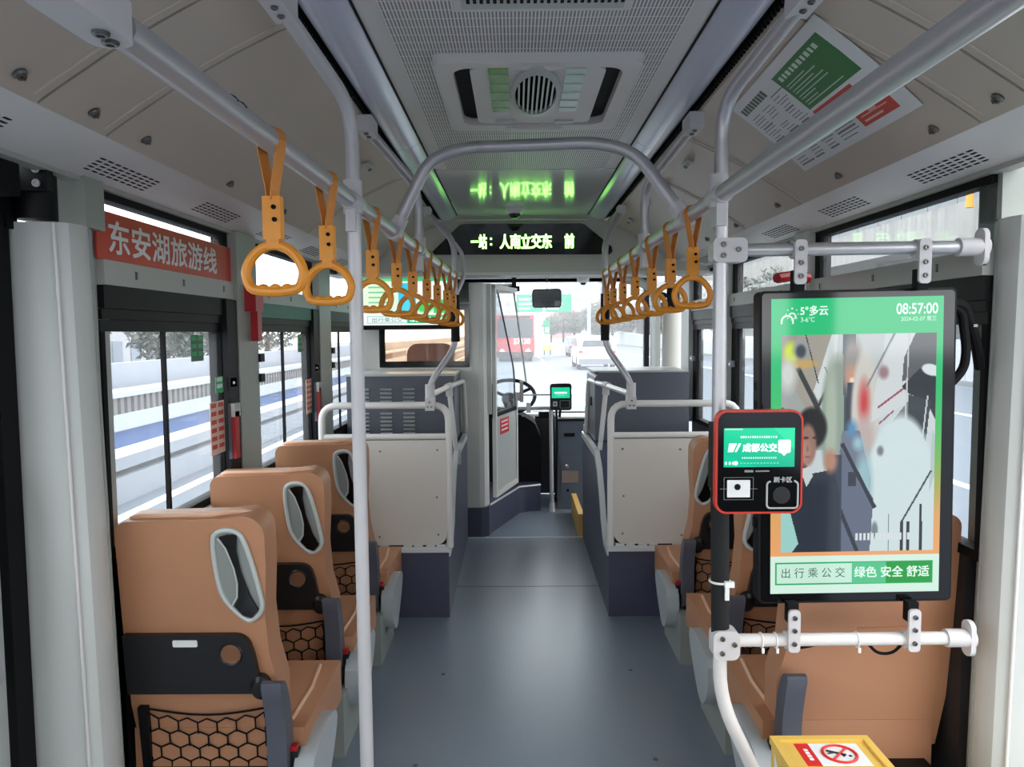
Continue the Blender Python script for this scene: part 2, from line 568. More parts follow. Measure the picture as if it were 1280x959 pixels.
# ceiling
ce = B().box((-.372, -2.6, 2.232), (.472, 4.74, 2.252)).build('ceiling', 'ceil')
struct(ce, 'pale grey bus ceiling with perforated sheets and smooth front panel')
for y0, y1 in ((-2.6, -.4), (-.4, 1.26), (1.262, 3.398)):
    B().box((-.30, y0, 2.224), (.40, y1 - .004, 2.233)).build('perforated_sheet', 'perf', ce)
    for s in (-1, 1):
        B().box((CX + s * .378 - .028, y0, 2.226), (CX + s * .378 + .028, y1 - .004, 2.233)).build('edge_strip', 'strip', ce)
B().box((-.357, 3.404, 2.224), (.457, 4.70, 2.233), .002).build('front_panel', 'ceil', ce)
B().box((-1.32, -2.7, 2.30), (1.42, 7.3, 2.36)).build('roof_skin', 'white', ce)
def cove(s, segs, name_side):
    X = lambda v: CX + s * v
    # slot between lamp and panel, with its row of teeth
    B().sheet([(X(.503), 2.20), (X(.54), 2.215), (X(.54), 2.17)], -2.6, 4.74).build('lamp_gap', 'rubber', ce)
    tb = B()
    for k in range(150):
        y = 1.2 + k * .022
        tb.box((min(X(.512), X(.524)), y, 2.183), (max(X(.512), X(.524)), y + .010, 2.192))
    o = tb.build('gap_teeth', 'rubber', ce, kind='stuff')
    prof = [(X(.522), 2.172), (X(.56), 2.16), (X(.66), 2.112), (X(.78), 2.048), (X(.90), 1.972), (X(.935), 1.949), (X(.95), 1.938)]
    back = [(x, z + .016) for x, z in prof][::-1]
    for y0, y1 in segs:
        b = B()
        poly = prof + back
        n = len(poly)
        m = frame((0, y0 + .004, 0), (1, 0, 0), (0, 0, 1))
        b.prism(poly, m, -(y1 - y0 - .008), .003, 2)
        b.build('side_panel', 'beige', ce)
        # rolled bead beside the joint
        bb = B()
        bb.tube([(x, y1 - .03, z - .0005) for x, z in prof[1:-1]], .0035, 6)
        bb.build('panel_bead', 'beige', ce)
    vs_ = B()
    vs_.prism([(X(.952), 1.940), (X(1.15), 1.905), (X(1.15), 1.925), (X(.952), 1.957)], frame((0, -2.6, 0), (1, 0, 0), (0, 0, 1)), -7.34)
    vs_.build('vent_strip', 'strip', ce)
    B().box((min(X(1.15), X(1.19)), -2.6, 1.893), (max(X(1.15), X(1.19)), 4.74, 1.915), .004).build('strip_edging', 'rail', ce)
    # slot clusters
    ys = [1.975 + .615 * k for k in range(-1, 5)]
    for yc in ys:
        b = B()
        for r_ in range(5):
            for k in range(9):
                xx = 1.035 + r_ * .017
                zz = 1.940 - (xx - .952) * .1768 - .0012
                y = yc - .15 + k * .034 + r_ * .012
                b.box((min(X(xx), X(xx + .007)), y, zz - .0004), (max(X(xx), X(xx + .007)), y + .021, zz + .004))
        o = b.build('vent_slots', 'rubber', ce, kind='stuff')
cove(-1, [(-2.6, -.5), (-.5, .62), (.62, 1.446), (1.446, 1.685), (1.685, 3.30), (3.30, 4.72)], 'left')
cove(1, [(-2.6, -.5), (-.5, .62), (.62, 1.48), (1.48, 1.646), (1.646, 2.66), (2.66, 3.30), (3.30, 4.72)], 'right')
def latch(x, y, z, s, big):
    n = Vector((-s * .5, 0, -.86)).normalized()
    mt = frame((x, y, z), (0, 1, 0), Vector((0, 1, 0)).cross(-n))
    mt = frame((x, y, z), (0, 1, 0), n.cross(Vector((0, 1, 0))))
    b = B()
    if big:
        b.box((-.035, -.014, 0), (.035, .014, .012), .003, mtx=mt)
        b.box((-.02, -.008, .012), (.018, .008, .02), .002, mtx=mt)
        b.build('latch', 'hgrey', ce)
        B().box((-.014, -.007, .02), (.014, .007, .0215), mtx=mt).build('latch_slot', 'dkgreen', ce)
    else:
        b.lathe([(.013, -.002), (.013, .002), (.009, .005), (.0085, .009), (0, .010)], mt, 12)
        b.box((-.006, -.0015, .009), (.006, .0015, .0125), mtx=mt)
        b.build('panel_lock', 'bolt', ce)
for s, ys in ((-1, (1.347, 1.58, 1.80, 2.32, 2.85, 3.4)), (1, (1.54, 1.77, 2.28, 2.8, 3.32, 3.82))):
    for y in ys:
        latch(CX + s * .915, y, 1.960, s, False)
for s, ys in ((-1, (2.88, 3.9)), (1, (2.885, 3.30, 3.77, 4.33))):
    for y in ys:
        latch(CX + s * .605, y, 2.135, s, True)

# lamp covers along the ceiling edges
for s, side in ((-1, 'left'), (1, 'right')):
    t = thing('ceiling_light', f'long glossy lavender grey lamp cover along the {side} ceiling edge', 'ceiling light', (CX + s * .45, 1.5, 2.2))
    X = lambda v: CX + s * v
    prof = [(X(.407), 2.226), (X(.43), 2.206), (X(.46), 2.194), (X(.49), 2.192), (X(.503), 2.197)]
    for y0, y1 in ((-2.6, 1.0), (1.004, 2.9), (2.904, 4.70)):
        B().prism(prof + [(X(.503), 2.21), (X(.407), 2.231)], frame((0, y0, 0), (1, 0, 0), (0, 0, 1)), -(y1 - y0)).build('lamp_lens', 'lens', t)
    B().box((min(X(.402), X(.407)), -2.6, 2.222), (max(X(.402), X(.407)), 4.70, 2.231)).build('lamp_edge', 'rubber', t)

# walls below and above the windows
def wall(s, side, xw, openings, y_end):
    x0, x1 = (xw - .05, xw) if s < 0 else (xw, xw + .05)
    w = B().box((x0, 2.02, 0), (x1, y_end, .885)).build('wall_' + side, 'wallblack')
    B().box((x0, -2.6, 0), (x1, .70, .885)).build('rear_lower_wall', 'wallblack', w)
    struct(w, f'dark lower side wall under the {side} windows')
    B().box((x0, -2.6, 1.905), (x1, y_end, 2.25)).build('upper_wall', 'rail', w)
    return w
WL, WR = -1.12, 1.22
wl = wall(-1, 'left', WL, None, 5.45)
wr = wall(1, 'right', WR, None, 5.2)
for xx, o in ((WL, wl), (WR, wr)):
    s = -1 if xx < 0 else 1
    B().box((min(xx, xx - s * .03), 2.06, .872), (max(xx, xx - s * .03), 3.86, .888), .003).build('sill_ledge', 'whitetube', o)
# end wall behind the viewer, with the rear window left open above
rw = B().box((-1.3, -2.66, 0), (1.4, -2.6, .95)).build('wall_rear', 'cover')
struct(rw, 'low grey wall at the rear end of the bus')
B().box((-1.3, -2.66, 1.95), (1.4, -2.6, 2.3)).build('rear_header', 'cover', rw)

def post(n, s, y0, y1, xw, label, m='pillar', z0=.88):
    x0, x1 = (xw - .06, xw + .035) if s < 0 else (xw - .035, xw + .06)
    o = B().box((x0, y0, z0), (x1, y1, 1.905), .012).build(n, m)
    return struct(o, label)

def window(num, s, xw, y0, y1, label, divider=None, banner=False, blind=None, transom_divs=()):
    """a bus side window: header rail, blind box, sliding sash with two panes below, fixed transom above"""
    side = 'left' if s < 0 else 'right'
    w = sthing(f'window_{num}', label, (xw, (y0 + y1) / 2, .9))
    xi = lambda d: xw - s * d                                  # d = distance into the bus
    def bx(d0, d1, ya, yb, za, zb, bev=0.0):
        b = B()
        b.box((min(xi(d0), xi(d1)), ya, za), (max(xi(d0), xi(d1)), yb, zb), bev)
        return b
    def tint(ya, yb, za, zb, name):
        b = B()
        b.poly([(xi(-.01), ya, za), (xi(-.01), yb, za), (xi(-.01), yb, zb), (xi(-.01), ya, zb)])
        return b.build(name, 'gl', w, smooth=False)
    gy0, gy1 = y0 + .02, y1 - .10                              # visible glass
    bx(-.05, .022, y0, y1, 1.638, 1.705, .004).build('header_rail', 'rail', w)
    for yy in (y0 + .18 * (y1 - y0), y0 + .52 * (y1 - y0), y1 - .1):
        B().box((min(xi(.021), xi(.026)), yy, 1.662), (max(xi(.021), xi(.026)), yy + .008, 1.684)).build('rail_clip', 'bolt', w)
    bx(-.04, .018, y0, y1, 1.575, 1.637, .003).build('blind_box', blind or 'black', w)
    bx(-.04, .010, y0, y1, 1.545, 1.574, .002).build('blind_edge', 'black', w)
    bx(-.04, .004, y0, y1, 1.512, 1.544, .002).build('sash_top', 'black', w)
    bx(-.04, .008, y0, y1, .888, .915, .002).build('sash_bottom', 'rubber', w)
    bx(-.04, .006, gy1, y1, .915, 1.512, .002).build('sash_side', 'rubber', w)
    bx(-.04, .006, y0, gy0, .915, 1.512, .002).build('sash_side', 'rubber', w)
    if divider:
        bx(-.008, .004, divider - .008, divider + .008, .915, 1.512, .002).build('divider', 'black', w)
        tint(gy0, divider - .008, .915, 1.512, 'pane')
        tint(divider + .008, gy1, .915, 1.512, 'pane')
    else:
        tint(gy0, gy1, .915, 1.512, 'pane')
    # transom
    bx(-.04, .004, y0, y1, 1.872, 1.905, .002).build('transom_frame', 'rubber', w)
    bx(-.04, .004, y1 - .05, y1, 1.705, 1.872, .002).build('transom_frame', 'rubber', w)
    tint(y0, y1 - .05, 1.705, 1.872, 'transom_pane')
    # sash latch on the far edge
    bx(.006, .03, gy1 + .02, gy1 + .085, 1.30, 1.335, .003).build('sash_latch', 'dkgrey', w)
    bx(.03, .036, gy1 + .03, gy1 + .05, 1.312, 1.322).build('latch_pin', 'chrome', w)
    return w
W1 = window(1, -1, WL, 2.02, 2.94, 'nearest left side window, below the red banner', 2.39)
W2 = window(2, -1, WL, 3.18, 4.16, 'middle left side window with teal blind box', 3.61, blind='tealblind')
W3 = window(3, -1, WL, 4.44, 5.40, 'farthest left side window beside the louvred cabinet', 4.76)
W4 = window(4, 1, WR, 1.95, 3.08, 'nearest right side window behind the large screen', 2.5)
W5 = window(5, 1, WR, 3.24, 4.24, 'middle right side window behind the silver pole')
W6 = window(6, 1, WR, 4.44, 5.16, 'farthest right side window above the right seats')
post('trim_1', -1, 2.95, 3.17, WL, 'grey green post between nearest and middle left windows')
post('trim_2', -1, 4.18, 4.43, WL, 'grey green post between middle and farthest left windows')
post('trim_3', 1, 3.09, 3.23, WR, 'pale post between nearest and middle right windows', 'cover')
post('trim_4', 1, 4.25, 4.43, WR, 'pale post between middle and farthest right windows', 'cover')
post('trim_5', 1, 5.17, 5.40, WR, 'pale post ahead of the farthest right window', 'cover')
for n_, y_ in (('trim_1', 3.165), ('trim_2', 4.425)):
    for z_ in (1.30, 1.385):
        B().box((WL + .01, y_, z_), (WL + .045, y_ + .05, z_ + .035), .003).build('striker', 'black', bpy.data.objects[n_])
# body behind the viewer: posts only, windows open
post('trim_6', -1, -1.6, -1.35, WL, 'grey post behind the viewer on the left')
post('trim_7', -1, .45, .70, WL, 'grey post behind the left door')
post('trim_8', 1, -1.6, -1.35, WR, 'grey post behind the viewer on the right')
post('trim_9', 1, .45, .70, WR, 'grey post behind the right door')

# black edge frames on the near side of the left posts
for y0, y1, o in ((2.845, 2.948, W1), (4.07, 4.178, W2)):
    B().box((WL, y0, .9), (WL + .03, y1, 1.635), .004).build('black_edge', 'black', o)

# pillars beside the doors
def pillar_cover(s, side, xo, dy, n):
    X = lambda v: xo - s * v
    prof = [(X(-.13), 1.86), (X(-.10), 1.84 + dy), (X(-.06), 1.835 + dy), (X(.03), 1.845 + dy), (X(.055), 1.865 + dy), (X(.065), 1.90 + dy), (X(.06), 1.94 + dy), (X(.035), 2.0 + dy), (X(0), 2.035 + dy), (X(-.13), 2.035 + dy)]
    lean = Matrix(((1, 0, s * .018, 0), (0, 1, 0, 0), (0, 0, 1, 0), (0, 0, 0, 1)))
    o = B().prism(prof, lean, 1.778, .006).build(n, 'cover')
    struct(o, f'pale grey boxed pillar cover beside the {side} door')
    B().tube([(X(.032), 1.842 + dy, .01), (X(.032) + s * .032, 1.842 + dy, 1.775)], .0045, 8).build('cover_bead', 'whitetube', o)
    B().tube([(X(.06), 1.945 + dy, .01), (X(.06) + s * .032, 1.945 + dy, 1.775)], .004, 8).build('cover_bead', 'ped', o)
    B().box((min(X(-.08), X(.03)), 1.93 + dy, 1.778), (max(X(-.08), X(.03)), 2.02 + dy, 1.93), .004).build('pillar_top', 'pillar', o)
    B().box((min(X(-.10), X(.0)), 1.95 + dy, .01), (max(X(-.10), X(.0)), 2.075 + dy, 1.905), .004).build('pillar_back', 'pillar', o)
    return o
PL = pillar_cover(-1, 'left', WL, 0, 'trim_10')
PR = pillar_cover(1, 'right', WR + .04, 0, 'trim_11')

# left door drive above the cover, door leaf
t = thing('door_shaft', 'black door drive shaft with bolted clamp above left pillar cover', 'door mechanism', (-1.18, 1.85, 1.78))
B().lathe([(.045, 1.785), (.045, 1.93), (.05, 1.94), (.05, 1.985)], Matrix.Translation((-1.172, 1.865, 0)), 20).build('shaft', 'black', t)
B().box((-1.225, 1.80, 1.845), (-1.105, 1.825, 1.91), .004).build('clamp_plate', 'black', t)
B().box((-1.24, 1.82, 1.95), (-1.09, 1.92, 1.985), .012).build('shaft_cap', 'black', t)
bolts(t, [(x, 1.80, z) for x in (-1.19, -1.13) for z in (1.862, 1.895)], (0, -1, 0), .0095, 'bolt', 'cast')
d1 = sthing('door_1', 'grey left door leaf with black rubber edge and silver grab handle', (-1.26, 1.4, 0))
B().box((-1.275, .75, .03), (-1.24, 1.765, .95), .004).build('door_leaf', 'hgrey', d1)
B().box((-1.275, 1.60, .95), (-1.24, 1.765, 1.86), .004).build('door_stile', 'hgrey', d1)
B().box((-1.34, 1.762, .03), (-1.218, 1.825, 1.93), .012).build('rubber_edge', 'rubber', d1)
B().box((-1.30, .72, 1.82), (-1.13, 1.74, 1.90), .006).build('door_header', 'rubber', d1)
B().box((-1.33, 1.81, 1.76), (-1.212, 1.85, 1.96), .004).build('post_cap', 'rubber', d1)
B().poly([(-1.27, .75, .95), (-1.27, 1.66, .95), (-1.27, 1.66, 1.86), (-1.27, .75, 1.86)]).build('door_glass', 'gl', d1, smooth=False)
h = B().tube([(-1.255, 1.70, 1.18), (-1.21, 1.70, 1.16), (-1.2, 1.68, 1.05), (-1.2, 1.66, .82), (-1.21, 1.70, .70), (-1.255, 1.70, .68)], .014, 10, .05).build('grab_handle', 'steel', d1)
B().lathe([(.02, 0), (.02, .012), (0, .014)], frame((-1.255, 1.72, 1.12), (0, 1, 0), (0, 0, 1)), 12).build('handle_knob', 'bolt', d1)
tag(B().tube([(-1.26, 1.5, 1.96), (-1.18, 1.70, 1.955), (-1.15, 1.80, 1.93)], .02, 10, .05).build('drive_arm', 'ped'), 'grey door drive arm above the left door', 'door mechanism')

# ================================================================ FRONT HEADER WITH LED SIGN
hd = B()
hd.prism([(-1.17, 1.86), (1.27, 1.86), (1.27, 1.96), (1.0, 1.98), (.62, 2.16), (.50, 2.23), (-.40, 2.23), (-.52, 2.16), (-.90, 1.98), (-1.17, 1.96)], XZ(4.74), -.07)
hd = hd.build('trim_12', 'header')
struct(hd, 'beige header wall across the bus front above the windshield')
B().prism([(4.80, 1.862), (4.98, 1.862), (6.95, 2.03), (6.95, 2.05), (4.80, 1.90)], frame((-1.17, 0, 0), (0, 1, 0), (0, 0, 1)), 2.44).build('soffit', 'header', hd)
B().box((-1.17, 4.735, 1.862), (1.27, 4.76, 1.878), .003).build('header_lip', 'whitetube', hd)
B().tube([(-.36, 4.725, 2.20), (.45, 4.725, 2.20)], .008, 8).build('header_bead', 'header', hd)
led = thing('led_sign', 'black LED destination sign with glowing yellow green characters above windshield', 'sign', (.045, 4.72, 2.07))
hexp = [(-.515, 2.005), (-.50, 1.988), (.59, 1.982), (.607, 2.0), (.60, 2.03), (.435, 2.165), (.41, 2.173), (-.315, 2.176), (-.345, 2.168)]
B().prism(hexp, XZ(4.74), .02, .003).build('sign_panel', 'gloss', led)
dots = emit('led_dots', (150, 255, 110), 7.0)
for word, xc, ww, hh in (('一站：', -.199, .152, .086), ('人南立交东', .068, .325, .086), ('前', .338, .062, .086)):
    for k, ch in enumerate(word):
        cw_ = ww / len(word)
        B().text(ch, XZ(4.719) @ Matrix.Translation((xc - ww / 2 + cw_ * (k + .5), 2.066, 0)), w=cw_ * (.92 if ch != '：' else .2), h=hh if ch not in '一：' else (.012 if ch == '一' else .045), bold=.025).build('sign_character', dots, led, smooth=False)

dc = thing('dome_camera', 'small white dome camera on ceiling above the LED sign', 'camera', (0.0, 4.45, 2.2))
B().lathe([(.055, 2.224), (.055, 2.208), (.044, 2.196), (.034, 2.192)], Matrix.Translation((0, 4.45, 0)), 20).build('mount', 'white', dc)
B().lathe([(.034, 2.193), (.030, 2.178), (.018, 2.168), (0, 2.165)], Matrix.Translation((0, 4.45, 0)), 16).build('dome', 'gloss', dc)

# roof hatch
rh = thing('roof_hatch', 'grey square roof hatch with round fan grille and green side strips', 'roof hatch', (.065, 2.39, 2.22))
b = B()
o_, i_ = rrect(-.215, 2.10, .345, 2.76, .03), rrect(-.165, 2.14, .295, 2.69, .05)
n = len(o_)
zt, zb = 2.224, 2.198
vo = [b.bm.verts.new((x, y, zt)) for x, y in o_]
vb = [b.bm.verts.new((x * .985 + .001, y * .995 + .012, zb)) for x, y in o_]
vi = [b.bm.verts.new((x, y, zb)) for x, y in i_]
vt = [b.bm.verts.new((x, y, zt)) for x, y in i_]
for a, c in ((vo, vb), (vb, vi), (vi, vt)):
    for k in range(n):
        b.bm.faces.new((a[k], a[(k + 1) % n], c[(k + 1) % n], c[k]))
b.build('hatch_frame', 'strip', rh)
B().box((-.165, 2.14, 2.2225), (.295, 2.69, 2.2235)).build('hatch_well', 'rubber', rh)
B().prism(rrect(-.118, 2.145, .248, 2.67, .03), Matrix.Translation((0, 0, 2.200)), .02, .006).build('hatch_lid', 'strip', rh)
B().box((-.068, 2.145, 2.1975), (-.014, 2.535, 2.2005), .001).build('green_strip', 'hatchgreen', rh)
B().box((.140, 2.145, 2.1975), (.194, 2.535, 2.2005), .001).build('mint_strip', 'hatchmint', rh)
for x0 in (-.068, .140):
    for k in range(5):
        B().box((x0 + .002, 2.19 + k * .075, 2.1955), (x0 + .052, 2.195 + k * .075, 2.198)).build('strip_crease', 'hgrey', rh)
gm = Matrix.Translation((.063, 2.345, 0))
B().lathe([(.085, 2.20), (.085, 2.190), (.070, 2.186), (.068, 2.196), (.068, 2.2)], gm, 28, .86, 2.6).build('fan_ring', 'hgrey', rh)
B().lathe([(0, 2.1985), (.068, 2.1985)], gm, 28, .86, 2.6).build('fan_well', 'rubber', rh)
for k in range(8):
    x = -.048 + k * .0137
    hw = 2.6 * math.sqrt(max(0, .068 ** 2 - (x / .86) ** 2))
    B().box((.063 + x - .0028, 2.345 - hw, 2.188), (.063 + x + .0028, 2.345 + hw, 2.196)).build('fan_slat', 'hgrey', rh)
B().ball((.068, 2.145, 2.203), .075, .018, .012).build('hatch_handle', 'strip', rh)
for x in (-.03, .165):
    B().box((x - .03, 2.63, 2.193), (x + .03, 2.655, 2.202), .003).build('hatch_catch', 'hgrey', rh)
B().box((-.03, 2.715, 2.19), (.16, 2.745, 2.20), .004).build('hatch_tab', 'strip', rh)

rh.location.y -= .10
# return air grille
rg = thing('air_grille', 'grey slotted return air grille in the ceiling nearest the viewer', 'vent', (.064, 1.5, 2.22))
B().box((-.130, 1.0, 2.207), (.258, 1.795, 2.2245), .006).build('grille_frame', 'strip', rg)
B().box((-.112, 1.02, 2.204), (.240, 1.775, 2.2075), .002).build('grille_plate', 'hgrey', rg)
b = B()
for r_ in range(10):
    for k in range(24):
        x = -.10 + k * .01435
        y = 1.745 - r_ * .058 - (.014 if k % 2 else 0)
        b.box((x, y - .032, 2.2025), (x + .0075, y, 2.206))
        if k % 2 and r_ == 0:
            b.box((x, y + .004, 2.2025), (x + .0075, y + .013, 2.206))
b.build('grille_slots', 'rubber', rg, kind='stuff')

rg.location.y -= .085
# poster on the right side panel
def panel_pt(v, y, off=.004):
    # v: distance from the bus middle on the right panel face
    prof = [(.522, 2.172), (.56, 2.16), (.66, 2.112), (.78, 2.048), (.90, 1.972), (.95, 1.938)]
    z = np.interp(v, [p[0] for p in prof], [p[1] for p in prof])
    return Vector((CX + v - off * .5, y, z - off * .86))
po = thing('ceiling_poster', 'white notice with green and red blocks stuck on right ceiling panel', 'poster', tuple(panel_pt(.70, 1.93)))
TLp, TRp, BLp, BRp = panel_pt(.585, 2.245), panel_pt(.572, 1.60), panel_pt(.858, 2.39), panel_pt(.858, 1.705)
P = Paint(150, 100, (226, 226, 224))
rnd = random.Random(3)
P.rect(70, 9, 138, 52, (52, 120, 62))
for k in range(10):
    P.rect(75 + k * 5.6, 13, 78.6 + k * 5.6, 18, (206, 222, 206))
for k in range(8):
    P.rect(74, 23 + k * 3.5, 92 + rnd.random() * 36, 24 + k * 3.5, (190, 208, 186))
P.rect(70, 55, 120, 66, (208, 74, 56))
P.rect(98, 70, 136, 92, (208, 74, 56))
for k in range(4):
    P.rect(102, 74 + k * 4.5, 114 + rnd.random() * 16, 75.4 + k * 4.5, (236, 190, 176))
P.rect(112, 78, 120, 84, (228, 170, 150))
for k in range(9):
    P.rect(6 + k * 5, 9, 10 + k * 5, 17, (70, 90, 72))
P.rect(50, 20, 70, 21, (90, 90, 92))
for cx0, w_ in ((5, 20), (28, 18), (49, 18)):
    for k in range(20):
        if rnd.random() < .88:
            P.rect(cx0 + (2 if rnd.random() < .5 else 0), 24 + k * 3.6, cx0 + w_ * (.6 + .4 * rnd.random()), 25.3 + k * 3.6, (128, 128, 130))
for k in range(7):
    P.rect(70, 70 + k * 3.6, 84 + rnd.random() * 10, 71.3 + k * 3.6, (128, 128, 130))
# the print follows the curved panel: rows of cells between the poster's four corners
w, h = P.w, P.h
co = []
for j in range(h + 1):
    for i in range(w + 1):
        u, v = i / w, j / h
        vv = (.585 + (.572 - .585) * u) * (1 - v) + .858 * v
        yy = (2.245 + (1.60 - 2.245) * u) * (1 - v) + (2.39 + (1.705 - 2.39) * u) * v
        co.append(panel_pt(vv, yy))
inv = world_of(po).inverted()
pm = P.build('poster_sheet', Matrix.Identity(4), 1, 1, attr_mat('poster_print', 0, .45), po)
for vtx, c in zip(pm.data.vertices, co):
    vtx.co = inv @ c

# ================================================================ RAILS AND POLES
RL = lambda y: Vector((-.393 + (y - 1.85) * .0362, y, 1.821 - (y - 1.85) * .01286))
RR = lambda y: Vector((.494 - (y - 1.85) * .01095, y, 1.827 - (y - 1.85) * .01286))
TR_ = .017
def sleeve(parent, p0, p1, r, name='clamp', m='cast'):
    return B().tube([p0, p1], r, 14).build(name, m, parent)
for side, RF, ys, ye in (('left', RL, .84, 3.95), ('right', RR, -.6, 3.95)):
    t = thing('overhead_rail', f'silver overhead grab rail running along the {side} side of the aisle', 'grab rail', tuple(RF(1.85)))
    B().tube([RF(ys), RF(ye)], TR_ * 1.18, 14).build('rail', 'steel', t)
    for yy in (1.85, 2.84):
        p = RF(yy)
        sleeve(t, RF(yy - .045), RF(yy + .045), .024)
        B().tube([p + Vector((0, 0, -.03)), p + Vector((0, 0, .05))], .0235, 14).build('clamp', 'cast', t)
        B().box((p.x - .012, p.y - .03, p.z - .075), (p.x + .012, p.y + .03, p.z - .02), .006).build('clamp_ear', 'cast', t)
    # hanger up to the ceiling edge
    p = RF(2.84)
    s = -1 if side == 'left' else 1
    B().tube([p, (p.x, p.y, 2.035), (CX + s * .505, 2.42, 2.135)], TR_, 12, .10).build('hanger', 'steel', t)
    e = Vector((CX + s * .505, 2.42, 2.135))
    B().box((e.x - .022, e.y - .09, e.z - .018), (e.x + .022, e.y + .015, e.z + .03), .008).build('hanger_foot', 'cast', t)
    bolts(t, [(e.x, e.y - .02, e.z - .018), (e.x, e.y - .06, e.z - .018)], (0, 0, -1), .007)
    if side == 'left':
        q = RF(.80)
        m_ = frame(q, RF(1) - RF(0), (1, 0, 0))
        b = B()
        b.prism(rrect(-.09, -.024, .04, .024, .02), m_ @ Matrix.Translation((0, 0, -.020)), .042, .014, 4)
        b.build('rail_end_clamp', 'cast', t)
        B().tube([q + Vector((-.02, -.07, 0)), q + Vector((-.03, -.10, .20))], .02, 12).build('rail_arm', 'steel', t)
        bolts(t, [m_ @ Vector((.020, .002, .021)), m_ @ Vector((-.004, .006, .021))], (0, 0, -1), .009)
        for yy in (1.12, 1.15):
            B().tube([RF(yy) + Vector((math.cos(a), 0, math.sin(a))) * .0203 for a in (.5, .9, 1.3, 1.7)], .0015, 6).build('scuff_mark', 'rubber', t)

# arch joining both rails
t = thing('arch_rail', 'silver arched tube bridging the two overhead grab rails', 'grab rail', (.055, 2.25, 1.82))
a0, a1 = RL(2.36), RR(2.19)
arcp = [a0, a0 + Vector((.05, 0, .075)), Vector((-.22, 2.31, 2.045)), Vector((.30, 2.24, 2.05)), a1 + Vector((-.05, 0, .075)), a1]
B().tube([a0, Vector((-.262, 2.33, 2.025)), Vector((-.16, 2.30, 2.055)), Vector((.245, 2.25, 2.055)), Vector((.355, 2.23, 2.02)), a1], .0185, 14, .13).build('arch', 'steel', t)
for a, s in ((a0, 1), (a1, -1)):
    B().tube([a + Vector((0, -.04, 0)), a + Vector((0, .04, 0))], .0265, 14).build('clamp', 'cast', t)
    B().tube([a, a + (Vector((-.262, 2.33, 2.025)) - a0 if s > 0 else Vector((.355, 2.23, 2.02)) - a1) * .22], .024, 14).build('clamp_socket', 'cast', t)

def pole_top(t, s, x, y, zb, e):
    return None
# main poles
t = thing('handrail_pole', 'white silver floor to ceiling pole beside the left seats', 'pole', (-.388, 1.85, 0))
B().tube([(-.387, 1.85, 0), (-.392, 1.85, 2.045), (-.455, 1.50, 2.14)], TR_, 16, .09).build('pole', 'poletube', t)
e = Vector((-.45, 1.52, 2.135))
B().box((e.x - .022, e.y - .10, e.z - .018), (e.x + .022, e.y + .02, e.z + .035), .008).build('pole_bracket', 'cast', t)
bolts(t, [(e.x, e.y - .02, e.z - .018), (e.x, e.y - .06, e.z - .018)], (0, 0, -1), .007)
B().lathe([(.034, 0), (.034, .006), (.022, .012), (.022, .03)], Matrix.Translation((-.387, 1.85, 0)), 16).build('pole_foot', 'cast', t)

t = thing('handrail_pole', 'silver pole with black foam sleeve carrying the red rimmed card reader', 'pole', (.505, 1.85, 0))
B().tube([(.500, 1.85, 1.21), (.500, 1.85, 2.045), (.565, 1.50, 2.14)], TR_, 16, .09).build('pole', 'steel', t)
B().tube([(.511, 1.85, .74), (.508, 1.85, .575), (.625, 1.78, .32), (.66, 1.76, 0)], TR_, 16, .10).build('lower_pole', 'whitetube', t)
B().tube([(.510, 1.85, .70), (.503, 1.85, 1.22)], .0225, 16).build('foam_sleeve', 'foam', t)
e = Vector((.56, 1.52, 2.135))
B().box((e.x - .022, e.y - .10, e.z - .018), (e.x + .022, e.y + .02, e.z + .035), .008).build('pole_bracket', 'cast', t)
bolts(t, [(e.x, e.y - .02, e.z - .018), (e.x, e.y - .06, e.z - .018)], (0, 0, -1), .007)
B().prism(rrect(.486, .682, .552, .756, .018), XZ(1.868), .046, .008, 3).build('lower_joint', 'cast', t)
bolts(t, [(.508, 1.822, .737), (.508, 1.822, .70), (.538, 1.822, .722)], (0, -1, 0), .0065)
B().prism(rrect(.476, 1.665, .558, 1.723, .012), XZ(1.872), .05, .006, 3).build('upper_joint', 'cast', t)
bolts(t, [(.500, 1.822, 1.707), (.500, 1.822, 1.681), (.536, 1.822, 1.695)], (0, -1, 0), .0065)
b = B()
b.tube([Vector((.507, 1.85, .875)) + Vector((math.cos(a) * .025, math.sin(a) * .025, 0)) for a in np.linspace(0, 2 * PI, 16)[:-1]], .003, 6, closed=True)
b.box((.512, 1.818, .868), (.535, 1.828, .882), .003)
b.box((.513, 1.820, .835), (.523, 1.827, .870), .002)
b.build('cable_tie', 'paper', t)

